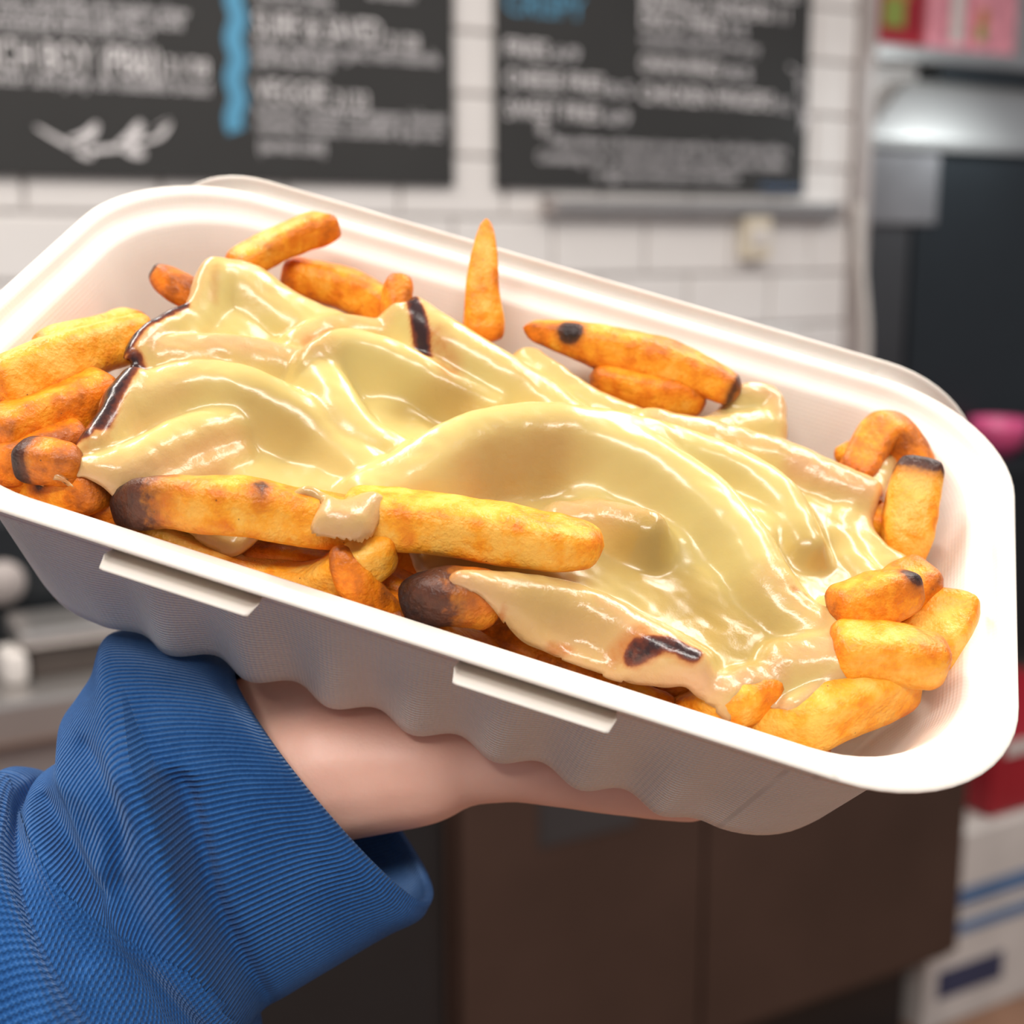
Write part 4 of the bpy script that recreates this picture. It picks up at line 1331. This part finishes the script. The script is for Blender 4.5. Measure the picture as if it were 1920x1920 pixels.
md = person.modifiers.new('soft', 'SMOOTH'); md.factor = 0.5; md.iterations = 10
tag(person, 'left hand palm up under the food box, arm in a blue ribbed sweatshirt sleeve', 'person')

# rings of the sleeve: upper outline px, lower outline px, depth of the axis and half thickness (cm)
RINGS = [((432, 1240), (809, 1690), 31.6, 2.6), ((395, 1218), (790, 1716), 31.6, 2.75), ((325, 1198), (730, 1745), 31.6, 2.9), ((255, 1184), (640, 1798), 31.5, 3.0), ((207, 1190), (560, 1846), 31.4, 3.0),
         ((188, 1250), (500, 1884), 31.2, 3.05), ((160, 1296), (478, 1915), 31.0, 3.15), ((136, 1335), (478, 1960), 30.8, 3.3), ((140, 1378), (484, 2000), 30.6, 3.3), ((122, 1418), (486, 2040), 30.4, 3.4),
         ((88, 1445), (482, 2080), 30.2, 3.55), ((68, 1490), (470, 2120), 30.0, 3.5), ((48, 1462), (455, 2160), 29.8, 3.7), ((10, 1446), (430, 2200), 29.6, 3.9),
         ((-60, 1450), (380, 2260), 29.3, 4.0), ((-180, 1470), (300, 2340), 29.0, 4.1), ((-320, 1510), (200, 2440), 28.6, 4.2)]
# folds pressed into the cloth: (photo polyline, half width px, height cm, side) on the front of the sleeve
FOLDS = [([(290, 1440), (315, 1500), (345, 1600), (365, 1690), (410, 1790), (475, 1895)], 60, 1.35, -1),
         ([(40, 1470), (75, 1560), (130, 1660), (220, 1740), (330, 1800), (430, 1880)], 34, 0.22, 0),
         ([(150, 1345), (215, 1400), (250, 1500), (255, 1600)], 40, 0.16, 0),
         ([(205, 1330), (280, 1370), (340, 1440), (400, 1450)], 26, 0.10, 0),
         ([(95, 1450), (160, 1480), (205, 1540), (215, 1620)], 36, 0.28, 0),
         ([(5, 1600), (60, 1700), (100, 1830), (110, 1960)], 50, 0.32, 0),
         ([(420, 1290), (385, 1390), (345, 1470)], 20, 0.05, 0)]
DENTS = [([(165, 1400), (215, 1450), (245, 1540), (230, 1640)], 22, 0.22), ([(338, 1470), (372, 1590), (395, 1690), (440, 1790), (500, 1890)], 22, 0.40), ([(80, 1500), (130, 1590), (190, 1680)], 18, 0.25), ([(0, 1480), (40, 1580), (90, 1690), (150, 1800)], 20, 0.2)]


def poly2(pts):
    return np.c_[np.array(pts, float), np.zeros(len(pts))]


def sleeve_surface(s0, s1, ns, na, inset=0.0):
    tops = np.array([[*r[0], *r[1], r[2], r[3]] for r in RINGS], float)
    m = len(tops) - 1
    rows = catmull(tops, 12 * m + 1)
    V, UU, VV = [], [], []
    arc = 0.0
    for k in range(ns):
        s = s0 + (s1 - s0) * k / (ns - 1)
        x = s * 12; i = min(int(x), len(rows) - 2); f = x - i
        tx, ty, bx_, by_, dp, hb = rows[i] * (1 - f) + rows[i + 1] * f
        a = C(tx, ty, dp); b = C(bx_, by_, dp)
        c = (a + b) / 2; h = (a - b) / 2
        hl = np.linalg.norm(h); h = h * (1 - inset * 0.01 / hl)
        fw = CZ * 1.0
        if k: arc += np.linalg.norm(c - pc) * 100
        pc = c
        for j in range(na):
            an = 2 * math.pi * j / na
            ca, sa = math.cos(an), math.sin(an)
            p = c + h * ca + fw * 0.01 * (hb - inset) * np.sign(sa) * abs(sa) ** 0.85
            V.append(p); UU.append((an if an <= math.pi else 2 * math.pi - an) * 3.4 + (0 if an <= math.pi else 0)); VV.append(arc)
    V = np.array(V)
    # folds on the near side
    px = cproj(V)
    an = np.tile(2 * np.pi * np.arange(na) / na, ns)
    front = np.clip(np.sin(an) * 2.2, 0, 1)
    disp = np.zeros(len(V))
    for pts, hw, hgt, side in FOLDS:
        d, _ = seg_dist(px[:, 0], px[:, 1], poly2(catmull2(pts, 30)))
        if side:
            # one-sided: cloth bulging over on the left of the line, dropping away on its right
            P = catmull2(pts, 30)
            j = np.argmin(((px[:, None] - P[None]) ** 2).sum(2), 1)
            tg = np.gradient(P, axis=0)[j]
            sgn = tg[:, 0] * (px[:, 1] - P[j][:, 1]) - tg[:, 1] * (px[:, 0] - P[j][:, 0])
            w = np.where(sgn > 0, hw * 1.6, hw * 0.14)
            disp += hgt * np.exp(-(d / w) ** 2)
        else:
            disp += hgt * np.exp(-(d / hw) ** 2)
    for pts, hw, hgt in DENTS:
        d, _ = seg_dist(px[:, 0], px[:, 1], poly2(catmull2(pts, 30)))
        disp -= hgt * np.exp(-(d / hw) ** 2)
    for q in range(len(V)):
        disp[q] += 0.05 * nz(V[q] * 100, 0.55, 3)
    V = V + CZ * (disp * front * 0.01)[:, None]
    return V, np.array(UU), np.array(VV)


def grid_faces(ns, na):
    F = []
    for k in range(ns - 1):
        for j in range(na):
            a, b = k * na + j, k * na + (j + 1) % na
            F.append((a, a + na, b + na, b))
    return F


NA = 220
# ribbed cuff: outside, rolled edge, inside; rib wales follow the arm
nsC = 110
Vc, Uc, Lc = sleeve_surface(0.0, 13.2, nsC, NA)
nin = 12
Vi, Ui, Li = sleeve_surface(2.4, 0.0, nin, NA, 0.22)
axis = C(440, 1262, 31.6) + C(809, 1690, 31.6) - C(330, 1228, 31.6) - C(730, 1745, 31.6)
axis = axis / np.linalg.norm(axis)
lip = (Vc[:NA] + Vi[-NA:]) / 2 + axis * 0.0011
Vall = np.concatenate([Vi, lip, Vc])
attrs = {'rib_u': np.r_[Ui, Uc[:NA], Uc], 'rib_v': np.r_[Li, Lc[:NA], Lc]}
# the seam between rib and jersey runs across the arm; the cuff covers rings above it
cuff = mesh_obj('cuff', Vall, grid_faces(nin + 1 + nsC, NA), M_RIB, person, attrs=attrs)
Vs, Us, Ls = sleeve_surface(0.0, 16.0, 150, NA, -0.06)
seam = np.array([(-200, 1395), (-60, 1405), (20, 1455), (50, 1560), (95, 1640), (170, 1715), (260, 1770), (350, 1815), (430, 1880), (500, 1965), (600, 2100)], float)
pxs = cproj(Vs)
yl = np.interp(pxs[:, 0], seam[:, 0], seam[:, 1])
below = pxs[:, 1] > yl
F = [f for f in grid_faces(150, NA) if all(below[i] for i in f)]
use = sorted({i for f in F for i in f}); mp = {v: i for i, v in enumerate(use)}
sl = mesh_obj('sleeve', Vs[use], [tuple(mp[i] for i in f) for f in F], M_JERSEY, person, attrs={'rib_u': Us[use], 'rib_v': Ls[use]})
